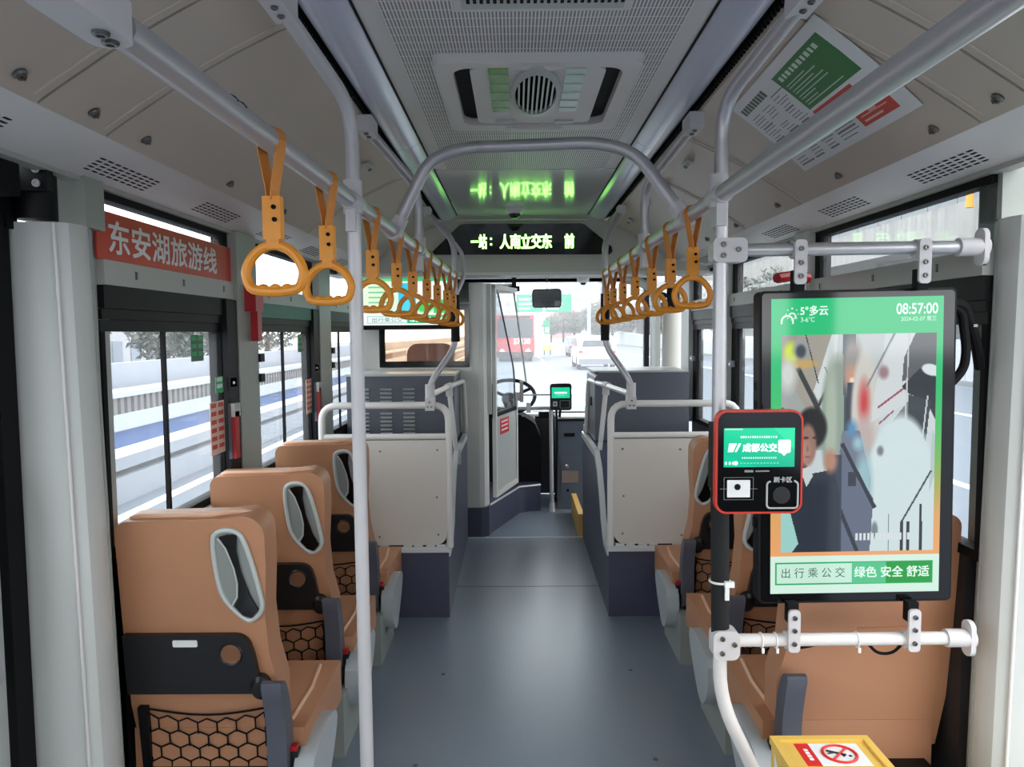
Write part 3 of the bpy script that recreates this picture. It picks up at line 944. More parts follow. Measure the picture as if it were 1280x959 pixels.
# ================================================================ HANGING STRAPS
def make_strap(p, label, group, turn):
    t = thing('strap_handle', label, 'strap handle', tuple(p), 0, group)
    o = Vector(p)
    # two legs of webbing over the tube, meeting in the sleeve
    z0 = -.100
    def web(s):
        b = B()
        rz_ = Matrix.Translation(o) @ Matrix.Rotation(turn, 4, 'Z') @ Matrix.Translation(-o)
        pts = [(s * .004, 0, z0), (s * .006, 0, z0 + .02), (s * .020, 0, -.02), (s * .0235, 0, 0)] + \
              ([(s * .0235 * math.cos(a), 0, .0235 * math.sin(a)) for a in (.5, 1.0, PI / 2)])
        hw = .0105
        for (x0, _, z_0), (x1, _, z_1) in zip(pts, pts[1:]):
            d = Vector((x1 - x0, 0, z_1 - z_0)).normalized()
            nn = Vector((-d.z, 0, d.x)) * .0012
            A, Bq = o + Vector((x0, 0, z_0)), o + Vector((x1, 0, z_1))
            vv = [A + nn + Vector((0, -hw, 0)), A + nn + Vector((0, hw, 0)), A - nn + Vector((0, hw, 0)), A - nn + Vector((0, -hw, 0)),
                  Bq + nn + Vector((0, -hw, 0)), Bq + nn + Vector((0, hw, 0)), Bq - nn + Vector((0, hw, 0)), Bq - nn + Vector((0, -hw, 0))]
            b._add(vv, [(0, 1, 2, 3), (7, 6, 5, 4), (0, 4, 5, 1), (1, 5, 6, 2), (2, 6, 7, 3), (3, 7, 4, 0)], rz_)
        return b
    web(1).build('webbing', 'strapc', t)
    web(-1).build('webbing', 'strapc', t)
    s_ = B()
    s_.box((o.x - .0155, o.y - .009, o.z - .166), (o.x + .0155, o.y + .009, o.z - .093), .005, 3)
    g = s_.build('sleeve', 'orange', t)
    bolts(t, [(o.x + .005, o.y - .009, o.z - .112), (o.x + .006, o.y - .009, o.z - .133)], (0, -1, 0), .004, 'sleeve_screw', 'rubber')
    B().box((o.x - .011, o.y - .008, o.z - .182), (o.x + .011, o.y + .008, o.z - .16), .004).build('neck', 'orange', t)
    # D shaped ring with finger bumps on its bottom bar
    c = Vector((o.x, o.y, o.z - .221))
    path = []
    for k in range(36):
        a = -PI / 2 + 2 * PI * k / 36
        x, z = math.cos(a), math.sin(a)
        if z < -.55:
            z = -.55 - (abs(z) - .55) * .25
        path.append(c + Vector((x * .0505 * (1.0 if z < 0 else (1 - .14 * z)), 0, z * (.046 if z > 0 else .050))))
    B().tube(path, .0088, 10, closed=True).build('ring', 'orange', t)
    for k in range(3):
        B().ball((c.x - .021 + k * .021, c.y, c.z - .0262), .010, .007, .0065, 10).build('finger_bump', 'orange', t)
    return t
for side, RF, ys, rots in (('left', RL, (1.30, 1.625, 2.05, 2.388, 2.677, 3.006, 3.298, 3.625, 3.88), (-.06, -.10, -.16, -.04, -.12, -.18, -.08, -.14, -.1)),
                           ('right', RR, (2.10, 2.385, 2.69, 3.04, 3.364, 3.668, 3.90), (.06, .16, .08, .18, .1, .14, .1))):
    proto = None
    for i, (y, rz) in enumerate(zip(ys, rots)):
        lab = f'{ORD[i]} orange strap handle from the viewer on the {side} overhead rail'
        grp = f'strap handles on the {side} overhead rail'
        if proto is None:
            proto = make_strap((0, 0, 0), lab, grp, -.42 if side == 'left' else .42)
            t = proto
        else:
            t = copy_tree(proto)
            t['label'], t['group'] = lab, grp
        t.location = RF(y)
        t.rotation_euler = (0, 0, rz)

# ================================================================ SEATS
def seat_outline(m):
    """rear outline of the seat back (x towards the aisle times m, z)"""
    pts = ([(-.195, .30), (-.212, .45), (-.214, .70)] + arc(-.174, .955, .038, PI, PI / 2, 5)
           + [(-.05, .996), (.10, .999)] + arc(.155, .948, .058, PI / 2, 0, 6)
           + [(.212, .86), (.200, .72), (.206, .60), (.228, .50), (.222, .30)])
    return [(x * m, z) for x, z in pts]
def chaikin(p, n=2):
    for _ in range(n):
        q = []
        for (a, b), (c, d) in zip(p, p[1:] + p[:1]):
            q += [(.75 * a + .25 * c, .75 * b + .25 * d), (.25 * a + .75 * c, .25 * b + .75 * d)]
        p = q
    return p
def make_seat(x, y, m, label, group, plain=False, width=.96, tray=True):
    t = thing('bus_seat', label, 'seat', (x, y, 0), 0, group)
    tilt = Matrix.Translation((x, y, .40)) @ Matrix.Rotation(.10, 4, 'X') @ Matrix.Translation((0, .06, -.40))
    def on(px, pz, d=0.0):                 # point on the rear face, d out of it towards the viewer
        return tilt @ Vector((px * m * width, -d, pz))
    fr = tilt @ frame((0, 0, 0), (1, 0, 0), (0, 0, 1))   # local xy = face, +z = towards viewer
    out = [(px * width, pz) for px, pz in seat_outline(m)]
    back = B().prism(out, fr, -.10, .026, 4).build('backrest', 'tan', t)
    # peach piping along the top edge
    pz = [on(-.175, .992, -.03), on(-.155, .999, -.028), on(-.05, 1.002, -.026), on(.06, 1.003, -.026), on(.105, 1.008, -.035), on(.15, 1.006, -.045), on(.185, .985, -.06)]
    B().tube(pz, .008, 8, .02).build('piping', 'peach', back)
    if not plain:
        # grab handle let into the corner
        hp = chaikin([(.064, .945), (.085, .968), (.130, .970), (.158, .945), (.196, .775), (.196, .735), (.165, .705), (.140, .712), (.090, .765), (.074, .81)])
        B().tube([on(a, c, .004) for a, c in hp], .0072, 8, closed=True).build('handle_frame', 'hgrey', t)
        B().prism([(a * m * width, c) for a, c in hp], fr @ Matrix.Translation((0, 0, .0005)), .003).build('handle_pit', 'hpit', t)
        gp = [(.088, .952), (.110, .958), (.138, .958), (.134, .91), (.143, .85), (.165, .78), (.186, .740), (.165, .717), (.142, .725), (.118, .752), (.132, .775), (.135, .82), (.128, .86), (.108, .92)]
        B().prism([(a * m * width, c) for a, c in gp], fr @ Matrix.Translation((0, 0, .003)), .009, .003).build('handle_grip', 'gloss', t)
        B().tube([on(a, c, .010) for a, c in ((.084, .948), (.104, .922), (.124, .865), (.131, .82), (.128, .778), (.112, .754))], .003, 6).build('grip_edge', 'hgrey', t)
        # folding tray
        tp = [(-.208, .495), (.155, .495), (.178, .53), (.166, .61)] + arc(.115, .625, .045, .1, PI / 2, 5) + [(-.208, .67)]
        tr = B().prism([(a * m * width, c) for a, c in tp], fr @ Matrix.Translation((0, 0, .001)), .020, .006, 3).build('tray', 'tray', t)
        B().prism([(a * m, c) for a, c in rrect(-.06, .638, .008, .658, .004)], fr @ Matrix.Translation((0, 0, .0212)), .002).build('tray_label', 'paper', tr, label='small white label')
        hole = fr @ Matrix.Translation((.098 * m, .615, .0205))
        B().lathe([(0, 0), (.028, 0)], hole @ Matrix.Translation((0, 0, .001)), 20).build('cup_hole', 'tandark', tr)
        B().lathe([(.027, .0), (.032, .004), (.035, 0)], hole, 20).build('cup_rim', 'tray', tr)
        B().lathe([(.001, .030), (.018, .028), (.027, .018), (.029, 0)], fr @ Matrix.Translation((.172 * m, .513, .004)), 16, 1.0, 1.3).build('tray_knob', 'tray', t)
        # net pocket
        for a in (-.165, .192):
            B().box((-.013, -.10, .002), (.013, .10, .018), .005, mtx=fr @ Matrix.Translation((a * m, .352, 0))).build('net_side', 'black', t)
        net = B()
        r_ = random.Random(5)
        DZ = -.035
        x0, x1, zt, zb = -.158, .184, .446, .262
        sag = lambda px: .020 * math.sin(PI * (px - x0) / (x1 - x0))
        top = [on(x0 + (x1 - x0) * k / 8, zt - sag(x0 + (x1 - x0) * k / 8), .012) for k in range(9)]
        net.tube(top, .0032, 6)
        net.tube([on(x0, zb, .012), on(x1, zb, .012)], .0045, 6)
        cw, rh_ = (x1 - x0) / 6.0, .046
        for row in range(5):
            off = (row % 2) * cw / 2
            zr = zt - .012 - row * rh_
            for c in range(-1, 7):
                xa = x0 + c * cw + off
                jit = lambda: r_.uniform(-.006, .006)
                def pt(px, pz):
                    px = min(max(px, x0), x1)
                    pz = max(pz - sag(px) * max(0, 1 - row / 3), zb)
                    return on(px + .0, pz, .012)
                A_, B_, C_ = (xa, zr), (xa + cw / 2, zr - .014), (xa + cw, zr)
                if A_[0] >= x1 or C_[0] <= x0:
                    continue
                net.tube([pt(*A_), pt(B_[0], B_[1] + jit() * .5)], .0024, 5)
                net.tube([pt(*B_), pt(*C_)], .0024, 5)
                if x0 < B_[0] < x1:
                    net.tube([pt(*B_), pt(B_[0], zr - rh_)], .0024, 5)
        net.build('net', 'rubber', t)
        B().box((-.02, -.012, .0), (.02, .012, .003), mtx=fr @ Matrix.Translation((.205 * m, .31, .0))).build('side_tag', 'paper', t)
    else:
        B().tube([on(-.12, .665, .0), on(-.02, .662, .001), on(.03, .66, .0)], .003, 6).build('crease', 'tandark', back)
    # cushion, pedestal, side cover, armrest
    X = lambda v: x + v * m
    def bx(a, b_, y0, y1, z0, z1, bev):
        b = B()
        b.box((min(X(a), X(b_)), y + y0, z0), (max(X(a), X(b_)), y + y1, z1), bev, 3)
        return b
    bx(-.20, .285, .06, .50, .25, .385, .04).build('cushion', 'tan', t)
    B().tube([(X(.235), y + .10, .3845), (X(.24), y + .3, .3845), (X(.225), y + .46, .3845)], .007, 8).build('cushion_piping', 'peach', t)
    bx(-.18, .24, .0, .44, .225, .27, .006).build('seat_frame', 'black', t)
    bx(-.03, .275, -.075, .28, 0, .225, .01).build('pedestal', 'ped', t)
    sc = B()
    sc.prism(chaikin([(.0, .15), (.06, .11), (.13, .14), (.25, .26), (.27, .32), (.2, .345), (.06, .335), (-.03, .31), (-.04, .22)], 1), frame((X(.268), y + .02, 0), (0, 1, 0), (0, 0, 1)), .055 * m, .014, 3)
    sc.build('side_cover', 'sidegrey', t)
    bx(.25, .275, .02, .05, .295, .335, .004).build('belt_buckle', 'tray', t)
    bx(.253, .272, .022, .04, .335, .35, .003).build('buckle_button', 'red', t, label='red buckle button')
    ar = B()
    ar.prism(chaikin([(-.005, .235), (.045, .235), (.055, .34), (.045, .44), (.015, .53), (-.02, .565), (-.05, .56), (-.03, .50), (-.01, .42), (-.012, .32)], 1), frame((X(.200), y + .0, 0), (0, 1, 0), (0, 0, 1)), .054 * m, .010, 3)
    ar.build('armrest', 'armgrey', t)
    return t
GL, GR = 'tan seats on the left of the aisle', 'tan seats on the right of the aisle'
make_seat(-.893, 2.005, 1, 'nearest left tan seat beside the grey pillar cover, black tray and net', GL)
make_seat(-.893, 2.645, 1, 'second left tan seat, behind the nearest and below the window post', GL)
make_seat(-.893, 3.375, 1, 'farthest left tan seat in front of the white barrier', GL)
make_seat(.985, 2.03, -1, 'nearest right tan seat with plain back below the large screen', GR, plain=True, width=1.1)
make_seat(1.005, 2.645, -1, 'second right tan seat, half hidden behind the large screen', GR)
make_seat(1.005, 3.375, -1, 'farthest right tan seat in front of the white barrier', GR)

# ================================================================ WHEEL HOUSINGS AND BARRIERS
def housing(s, side):
    X = lambda v: CX + .01 + s * v
    t = thing('wheel_housing', f'navy covered wheel housing on the {side} of the aisle with silver edging', 'wheel housing', (X(.8), 4.6, 0))
    inner = .42
    prof = [(3.885, .362), (4.05, .372), (4.17, .46), (4.25, .58), (4.36, .70), (4.52, .78), (5.42, .78), (5.42, 0), (3.885, 0)]
    b = B()
    b.prism(prof, frame((X(inner), 0, 0), (0, 1, 0), (0, 0, 1)), s * (1.15 - inner), .006)
    b.build('housing_body', 'navy', t)
    top = [Vector((a, c)) for a, c in prof[:7]]
    low = []
    for k, q in enumerate(top):
        d = (top[min(k + 1, 6)] - top[max(k - 1, 0)]).normalized()
        low.append(q + Vector((d.y, -d.x)) * .036)
    strip = [(q.x, q.y + .004) for q in top] + [(q.x, q.y) for q in low[::-1]]
    B().prism(strip, frame((X(inner - .008), 0, 0), (0, 1, 0), (0, 0, 1)), s * .03, .002).build('edge_trim', 'alu', t)
    B().box((min(X(inner), X(1.15)), 3.872, .352), (max(X(inner), X(1.15)), 3.90, .376), .005).build('front_trim', 'alu', t)
    for y_, z_ in ((4.2, .47), (4.4, .69), (5.0, .765)):
        B().lathe([(.005, 0), (.005, .002), (0, .003)], frame((X(inner - .0085), y_, z_), (0, s, 0), (0, 0, 1)), 8).build('trim_screw', 'bolt', t)
    return t
housing(-1, 'left')
housing(1, 'right')
ys_ = thing('step_edge', 'yellow step edging strip beyond the right wheel housing', 'step edge', (.47, 5.8, 0))
B().box((.45, 5.43, .005), (.49, 6.15, .17), .004).build('edge_face', 'floorgold', ys_)

def barrier(s, side):
    X = lambda v: CX + .02 + s * v
    t = thing('seat_barrier', f'white panelled tube barrier on the {side} wheel housing', 'barrier', (X(.75), 3.88, .37))
    xin, xout = .425, 1.09
    Y = 3.915
    B().tube([(X(xin), Y, .37), (X(xin), Y, 1.125), (X(xout), Y, 1.125), (X(xout), Y, .90)], .0185, 14, .085).build('frame_tube', 'whitetube', t)
    B().tube([(X(xin), Y, .96), (X(xout), Y, .96)], .016, 12).build('cross_tube', 'whitetube', t)
    pts = rrect(xin + .012, .385, xout - .005, .942, .03)
    pts = [(xin + .014, .942), (xout - .03, .942), (xout - .03, .385)] + arc(xin + .074, .445, .06, -PI / 2, -PI, 6)
    B().prism([(X(a), c) for a, c in pts], XZ(Y - .002), .012, .003).build('panel', 'panelwhite', t)
    B().prism([(X(a), c) for a, c in [(xin + .006, .96), (xout, .96), (xout, .376)] + arc(xin + .066, .436, .062, -PI / 2, -PI, 6)], XZ(Y + .012), .012, .003).build('panel_back', 'rubber', t)
    bolts(t, [(X(a), Y - .014, c) for a, c in ((xin + .06, .89), (xin + .065, .64), (xin + .06, .44), (xin + .36, .885), (xin + .37, .43))], (0, -1, 0), .005)
    for a in (.5, .62, .8):
        B().box((X(a) - .05, Y - .012, .374), (X(a) + .05, Y + .004, .386), .002).build('floor_bracket', 'alu', t)
        bolts(t, [(X(a), Y - .014, .380)], (0, -1, 0), .006)
    # handrail from the barrier forward, with posts down to the housing
    j = Vector((X(.515), 3.90, 1.18))
    B().tube([j + Vector((0, 0, .0)), (X(.475), 4.62, 1.175), (X(.44), 5.28, 1.165), (X(.43), 5.36, .76)], .016, 12, .06).build('side_handrail', 'whitetube', t)
    B().tube([(X(.478), 4.55, 1.175), (X(.435), 4.57, .73)], .015, 12).build('handrail_post', 'whitetube', t)
    B().tube([(X(.485), 4.50, 1.175), (X(.475), 4.62, 1.175)], .023, 12).build('tee_joint', 'cast', t)
    B().tube([(X(.478), 4.55, 1.18), (X(.474), 4.552, 1.12)], .022, 12).build('tee_joint', 'cast', t)
    for y_, z_ in ((4.57, .76), (5.36, .81)):
        B().box((X(.432) - .02, y_ - .02, z_ - .06), (X(.432) + .02, y_ + .02, z_ + .03), .006).build('post_foot', 'cast', t)
    return t
barrier(-1, 'left')
barrier(1, 'right')
for s, side, xt, xb, RF in ((-1, 'left', -.317, -.448, RL), (1, 'right', .471, .598, RR)):
    t = thing('grab_pole', f'bent silver grab pole with black sleeve rising from the {side} barrier', 'pole', (xb, 3.9, 1.13))
    Y = 3.97
    B().tube([(xb, 3.90, 1.14), (xb, 3.90, 1.24), (xt, Y, 1.43), (xt, Y, 1.98), (CX + s * .515, 4.05, 2.14)], .0165, 14, .07).build('pole', 'steel', t)
    if s < 0:
        B().tube([(xt, Y, 1.97), (xt + .045, Y + .02, 1.91), (xt + .05, Y + .02, 1.80), (xt + .005, Y, 1.70)], .012, 10, .04).build('grab_loop', 'steel', t)
    B().tube([(xt, Y, 1.455), (xt, Y, 1.70)], .0235, 14).build('foam_sleeve', 'foam', t)
    B().tube([(xb, 3.90, 1.155), (xb, 3.90, 1.235)], .025, 14).build('joint', 'cast', t)
    B().box((xb - .024, 3.875, 1.10), (xb + .024, 3.94, 1.165), .008).build('foot_clamp', 'cast', t)
    bolts(t, [(xb - .01, 3.875, 1.12), (xb + .01, 3.875, 1.12), (xb, 3.873, 1.145)], (0, -1, 0), .005)
    B().box((CX + s * .515 - .02, 4.0, 2.125), (CX + s * .515 + .02, 4.10, 2.165), .006).build('pole_bracket', 'cast', t)

# louvred cabinet (left) and dark grey cabinet (right)
t = thing('louvred_cabinet', 'dark grey metal cabinet with three columns of louvres on left housing', 'cabinet', (-.78, 5.0, .78))
B().box((-1.10, 4.86, .79), (-.40, 5.40, 1.225), .008).build('body', 'dkgrey', t)
B().box((-1.10, 4.85, 1.225), (-.395, 5.41, 1.24), .004).build('top', 'hgrey', t)
for c in range(3):
    for r_ in range(13):
        if r_ == 4 or r_ == 5:
            continue
        z = 1.145 - r_ * .0262
        x = -.955 + c * .148
        B().prism([(0, 0), (.012, -.004), (.0, -.014)], frame((x, 4.861, z), (0, -1, 0), (0, 0, 1)), .075).build('louvre', 'hgrey', t)
t = thing('equipment_cabinet', 'plain dark grey metal cabinet on the right wheel housing', 'cabinet', (.8, 5.1, .78))
B().prism([(.515, .79), (1.13, .79), (1.13, 1.235), (.545, 1.235), (.515, 1.205)], XZ(5.46), .56, .004).build('body', 'dkgrey', t)
B().box((.512, 4.93, 1.235), (1.13, 5.47, 1.246), .003).build('top', 'hgrey', t)
B().box((.505, 5.1, 1.0), (.515, 5.13, 1.06), .003).build('handle', 'black', t)
B().box((1.13, 5.2, .9), (1.215, 5.4, 1.21), .004).build('side_panel', 'hpit', t)

# ================================================================ DRIVER'S CAB
cab = B()
cab.box((-1.17, 5.45, .20), (-.42, 5.50, 1.86))
cab = cab.build('wall_cab', 'white')
struct(cab, 'white partition wall behind the driver')
# the window is let into the wall: rebuild the wall around its opening
cab.data.clear_geometry()
b = B()
for lo, hi in (((-1.17, 5.45, .20), (-.97, 5.50, 1.86)), ((-.97, 5.45, .20), (-.36, 5.50, 1.275)), ((-.97, 5.45, 1.69), (-.36, 5.50, 1.86))):
    b.box(lo, hi)
colp = [(-.36, 5.45), (-.27, 5.45), (-.235, 5.465), (-.215, 5.50), (-.205, 5.56), (-.23, 5.60), (-.36, 5.50)]
b.prism(colp, Matrix.Translation((0, 0, .20)), 1.66)
b.bm.to_mesh(cab.data)
b.bm.free()
cab.data.materials.append(M['header'])
plinth = B().prism([(-.375, 5.43), (-.26, 5.43), (-.205, 5.47), (-.19, 5.55), (.02, 6.16), (.10, 6.22), (.20, 6.24), (.20, 6.9), (-1.17, 6.9), (-1.17, 5.43)], Matrix.Translation((0, 0, 0)), .22, .006).build('trim_13', 'navy')
struct(plinth, 'navy covered plinth under the driver cab')
B().tube([(-.20, 5.50, .226), (.02, 6.15, .226), (.20, 6.24, .226)], .008, 8).build('plinth_edging', 'alu', plinth)
cw = sthing('window_7', 'dark framed cab partition window under the ceiling monitor', (-.66, 5.45, 1.48))
for lo, hi in (((-.985, 5.43, 1.255), (-.335, 5.46, 1.30)), ((-.985, 5.43, 1.665), (-.335, 5.46, 1.71)), ((-.985, 5.43, 1.30), (-.945, 5.46, 1.665)), ((-.37, 5.43, 1.30), (-.335, 5.46, 1.665))):
    B().box(lo, hi, .004).build('window_frame', 'gloss', cw)
B().poly([(-.945, 5.447, 1.30), (-.37, 5.447, 1.30), (-.37, 5.447, 1.665), (-.945, 5.447, 1.665)]).build('pane', 'glreflect', cw, smooth=False)
B().box((-1.0, 5.435, 1.22), (-.32, 5.452, 1.25), .003).build('sill', 'white', cw)
tag(B().box((-.405, 5.42, 1.72), (-.335, 5.452, 1.86), .006).build('cab_vent', 'gloss'), 'small black grille on the cab wall beside the monitor', 'vent')
ds = thing('driver_seat', 'brown driver seat headrest seen through the cab window', 'seat', (-.68, 6.0, .22))
b = B()
b.prism([(-.88, .55), (-.50, .55), (-.50, 1.28)] + arc(-.58, 1.33, .09, 0, PI / 2, 5) + arc(-.78, 1.33, .09, PI / 2, PI, 5) + [(-.87, 1.28)], XZ(6.10), .10, .03, 3)
b.build('backrest', 'brown', ds)
B().box((-.92, 6.1, .22), (-.46, 6.6, .62), .04, 3).build('seat_base', 'brown', ds)
cl = B().box((-1.17, 6.3, .22), (-1.13, 6.9, .9)).build('cab_side', 'wood')
struct(cl, 'brown lined side of the driver cab')
cl.name = 'wall_cab_side'
B().box((-1.2, 5.5, .95), (-1.14, 5.75, 1.86), .01).build('cab_post', 'wood', cl)

# cab door: runs forward at an angle
d2 = sthing('door_2', 'narrow driver cab door with glass upper half and grey lower panel', (-.14, 5.58, .24))
A0, A1 = Vector((-.165, 5.60, 0)), Vector((.0, 6.18, 0))
dx = (A1 - A0)
L = dx.length
dm = frame(A0, dx, (0, 0, 1))              # local x along the door, y up, z towards the aisle
def dbox(u0, u1, z0, z1, d0, d1, name, m, bev=.004, label=None):
    return B().box((u0, z0, d0), (u1, z1, d1), bev, mtx=dm).build(name, m, d2, label=label)
dbox(0, .03, .26, 1.86, -.015, .015, 'door_stile', 'white')
dbox(L - .035, L, .26, .96, -.015, .015, 'door_stile', 'white')
dbox(.03, L - .035, .26, .30, -.015, .015, 'door_rail', 'white')
dbox(.03, L - .035, .87, .90, -.015, .015, 'door_rail', 'rubber')
dbox(0, L, 1.83, 1.86, -.015, .015, 'door_rail', 'white')
dbox(.03, L - .035, .30, .87, -.006, .006, 'door_panel', 'hgrey')
dbox(.13, .36, .72, .84, .006, .008, 'door_sticker', 'stickred', .0005, 'red and white warning sticker')
for k in range(3):
    dbox(.16, .33, .745 + k * .032, .757 + k * .032, .008, .0086, 'sticker_line', 'paper', 0)
b = B()
b._add([(.03, .90, 0), (L - .035, .90, 0), (L - .06, 1.2, 0), (.12, 1.83, 0), (.03, 1.83, 0)], [(0, 1, 2, 3, 4)], dm)
b.build('door_glass', 'gl', d2, smooth=False)
B().tube([dm @ Vector((L - .035, .90, 0)), dm @ Vector((L - .06, 1.2, 0)), dm @ Vector((.12, 1.80, 0))], .007, 8, .08).build('glass_edging', 'dkgrey', d2)
B().box((-.215, 5.52, .9), (-.18, 5.60, 1.86), .004).build('door_post', 'cover', d2)
B().box((-.20, 5.598, .86), (-.176, 5.606, 1.12), 0).build('post_gap', 'rubber', d2)

# dashboard, steering wheel, bars
da = thing('dashboard', 'black curved dashboard beside the steering wheel', 'dashboard', (-.2, 6.6, .22))
b = B()
b.prism([(-1.1, .22), (.21, .22), (.21, .60), (.16, .72), (.05, .80), (-.15, .84), (-1.1, .84)], XZ(6.9), .50, .02, 3)
b.build('dash_body', 'rubber', da)
B().prism([(-1.1, .84), (-.15, .84), (.05, .80), (.15, .74), (.16, .77), (.06, .83), (-.15, .875), (-1.1, .875)], XZ(6.9), .56, .006).build('dash_top', 'hpit', da)
B().box((.05, 6.35, .79), (.19, 6.5, .81), .003).build('switch_tray', 'paper', da)
sw = thing('steering_wheel', 'dark steering wheel in front of the driver seat', 'steering wheel', (-.02, 6.45, 1.0))
mt = Matrix.Translation((-.06, 6.42, .96)) @ Matrix.Rotation(.6, 4, 'X')
B().tube([mt @ Vector((.22 * math.cos(a), .22 * math.sin(a), 0)) for a in np.linspace(0, 2 * PI, 40)[:-1]], .016, 8, closed=True).build('rim', 'rubber', sw)
for a in (.5, 2.6, 4.7):
    B().tube([mt @ Vector((.04 * math.cos(a), .04 * math.sin(a), -.02)), mt @ Vector((.21 * math.cos(a), .21 * math.sin(a), 0))], .014, 6).build('spoke', 'black', sw)
B().lathe([(.0, .0), (.06, -.01), (.065, -.04), (.03, -.15)], mt, 16).build('hub', 'black', sw)
t = thing('cab_bar', 'silver bar joining the cab door to the fare pole', 'grab rail', (.15, 6.2, .9))
B().tube([(.005, 6.19, .985), (.30, 6.22, .985)], .006, 8).build('upper_bar', 'steel', t)
B().tube([(.005, 6.19, .875), (.30, 6.21, .875)], .016, 10).build('lower_bar', 'steel', t)
B().box((.085, 6.17, .84), (.12, 6.22, .92), .006).build('bar_clamp', 'cast', t)
B().box((-.01, 6.17, .94), (.05, 6.21, 1.01), .006).build('bar_clamp', 'cast', t)
B().box((.03, 6.16, .93), (.06, 6.19, 1.10), .004).build('bar_latch', 'bolt', t)
t = thing('fare_pole', 'thin silver pole at the fare box carrying the far card reader', 'pole', (.293, 6.213, 0))
B().tube([(.293, 6.21, 0), (.288, 6.21, .86)], .0165, 12).build('pole', 'steel', t)
B().lathe([(.03, 0), (.03, .01), (.022, .03), (.022, .08)], Matrix.Translation((.293, 6.21, 0)), 12).build('pole_foot', 'cast', t)
B().tube([(.335, 6.22, .86), (.34, 6.24, .6), (.33, 6.24, .1)], .010, 8, .1).build('cable', 'rubber', t)

t = thing('fare_box', 'dark grey fare box with steel plate standing at the bus front', 'fare box', (.47, 6.4, 0))
B().box((.345, 6.28, .005), (.62, 6.75, .755), .01).build('body', 'fare', t)
B().box((.335, 6.27, .755), (.63, 6.76, .775), .006).build('top', 'black', t)
B().box((.40, 6.272, .625), (.49, 6.281, .655), .004).build('coin_slot', 'rubber', t)
B().box((.37, 6.274, .09), (.60, 6.281, .46), .003).build('door', 'fare', t)
B().box((.38, 6.268, .235), (.52, 6.276, .335), .003).build('plate', 'copper', t)
B().lathe([(.018, 0), (.018, .01), (.008, .012), (.008, .004), (0, .004)], frame((.425, 6.275, .375), (1, 0, 0), (0, 0, 1)), 14).build('lock', 'chrome', t)
B().lathe([(.012, 0), (.012, .005), (0, .006)], frame((.43, 6.275, .17), (1, 0, 0), (0, 0, 1)), 10).build('keyhole', 'rubber', t)
B().box((.36, 6.3, .776), (.60, 6.6, .79), .004).build('ticket_tray', 'paper', t)

# ---- windshield and front door surround
ws = sthing('window_8', 'large windshield across the bus front', (0.03, 7.0, 1.3))
B().poly([(-1.15, 7.0, .75), (1.22, 7.0, .75), (1.22, 7.0, 2.0), (-1.15, 7.0, 2.0)]).build('pane', 'glveil', ws, smooth=False)
B().box((-1.2, 6.98, 1.965), (1.26, 7.04, 1.995), .004).build('top_frame', 'rubber', ws)
B().box((1.19, 6.97, .70), (1.235, 7.04, 1.95), .004).build('side_frame', 'rubber', ws)
B().box((-1.2, 6.98, .70), (1.26, 7.04, .76), .004).build('bottom_frame', 'rubber', ws)
B().box((-1.17, 6.90, 1.995), (1.26, 6.98, 2.04), .01).build('header_cover', 'white', ws)
wf = B().box((-1.2, 6.95, 0), (1.26, 7.0, .70)).build('wall_front', 'wallblack')
struct(wf, 'dark front wall below the windshield')
B().box((-1.2, 6.98, 1.97), (1.26, 7.04, 2.36)).build('front_cap', 'header', wf)
fd = sthing('door_3', 'front right door surround with grey strip and beige shaft cover', (1.2, 6.0, 0))
B().lathe([(.085, .03), (.085, 1.66), (.07, 1.68)], Matrix.Translation((1.22, 5.85, 0)), 24).build('shaft_cover', 'header', fd)
B().box((1.16, 6.25, .03), (1.20, 6.42, 1.86), .006).build('door_strip', 'ped', fd)
B().box((1.18, 6.5, .03), (1.21, 6.62, 1.86), .004).build('door_strip', 'dkgrey', fd)
B().lathe([(.05, 1.68), (.05, 1.86)], Matrix.Translation((1.22, 5.85, 0)), 16).build('shaft', 'rubber', fd)
B().tube([(1.05, 5.8, 1.80), (1.18, 5.9, 1.78), (1.18, 6.5, 1.77)], .02, 8, .05).build('door_arm', 'rubber', fd)
B().box((1.22, 5.41, .0), (1.27, 6.95, .06)).build('door_sill', 'alu', fd)
b = B().tube([(.75, 5.2, 1.86), (.85, 5.2, 1.845), (.93, 5.2, 1.80), (.965, 5.2, 1.72), (.97, 5.2, 1.66)], .03, 10, .05)
b.build('curved_duct', 'white', fd)
mr = thing('rear_view_mirror', 'rounded black framed interior mirror hanging before the windshield', 'mirror', (.275, 6.7, 1.8))
B().prism(rrect(.148, 1.718, .408, 1.885, .03), XZ(6.72), .03, .008, 3).build('frame', 'gloss', mr)
B().prism(rrect(.158, 1.728, .398, 1.875, .025), XZ(6.6895), .002, .0005).build('mirror_face', 'mirror', mr)
B().tube([(.285, 6.73, 1.86), (.285, 6.75, 1.96), (.285, 6.93, 2.01)], .005, 8, .02).build('stem', 'bolt', mr)
t = thing('dome_camera', 'small white dome camera above the windshield edge', 'camera', (.60, 6.8, 1.96))
B().lathe([(.055, 1.985), (.055, 1.955), (.03, 1.94)], Matrix.Translation((.61, 6.8, 0)), 14).build('mount', 'white', t)
B().lathe([(.03, 1.942), (.022, 1.925), (0, 1.918)], Matrix.Translation((.61, 6.8, 0)), 12).build('dome', 'gloss', t)
t = thing('dash_camera', 'black dash camera on a white box above the cab door', 'camera', (-.07, 6.6, 1.93))
B().box((-.19, 6.55, 1.845), (-.02, 6.7, 1.92), .006).build('housing', 'white', t)
B().box((-.06, 6.5, 1.855), (.04, 6.58, 1.90), .008).build('camera_body', 'black', t)
B().box((-.03, 6.51, 1.89), (.01, 6.56, 2.02), .004).build('camera_mount', 'black', t)
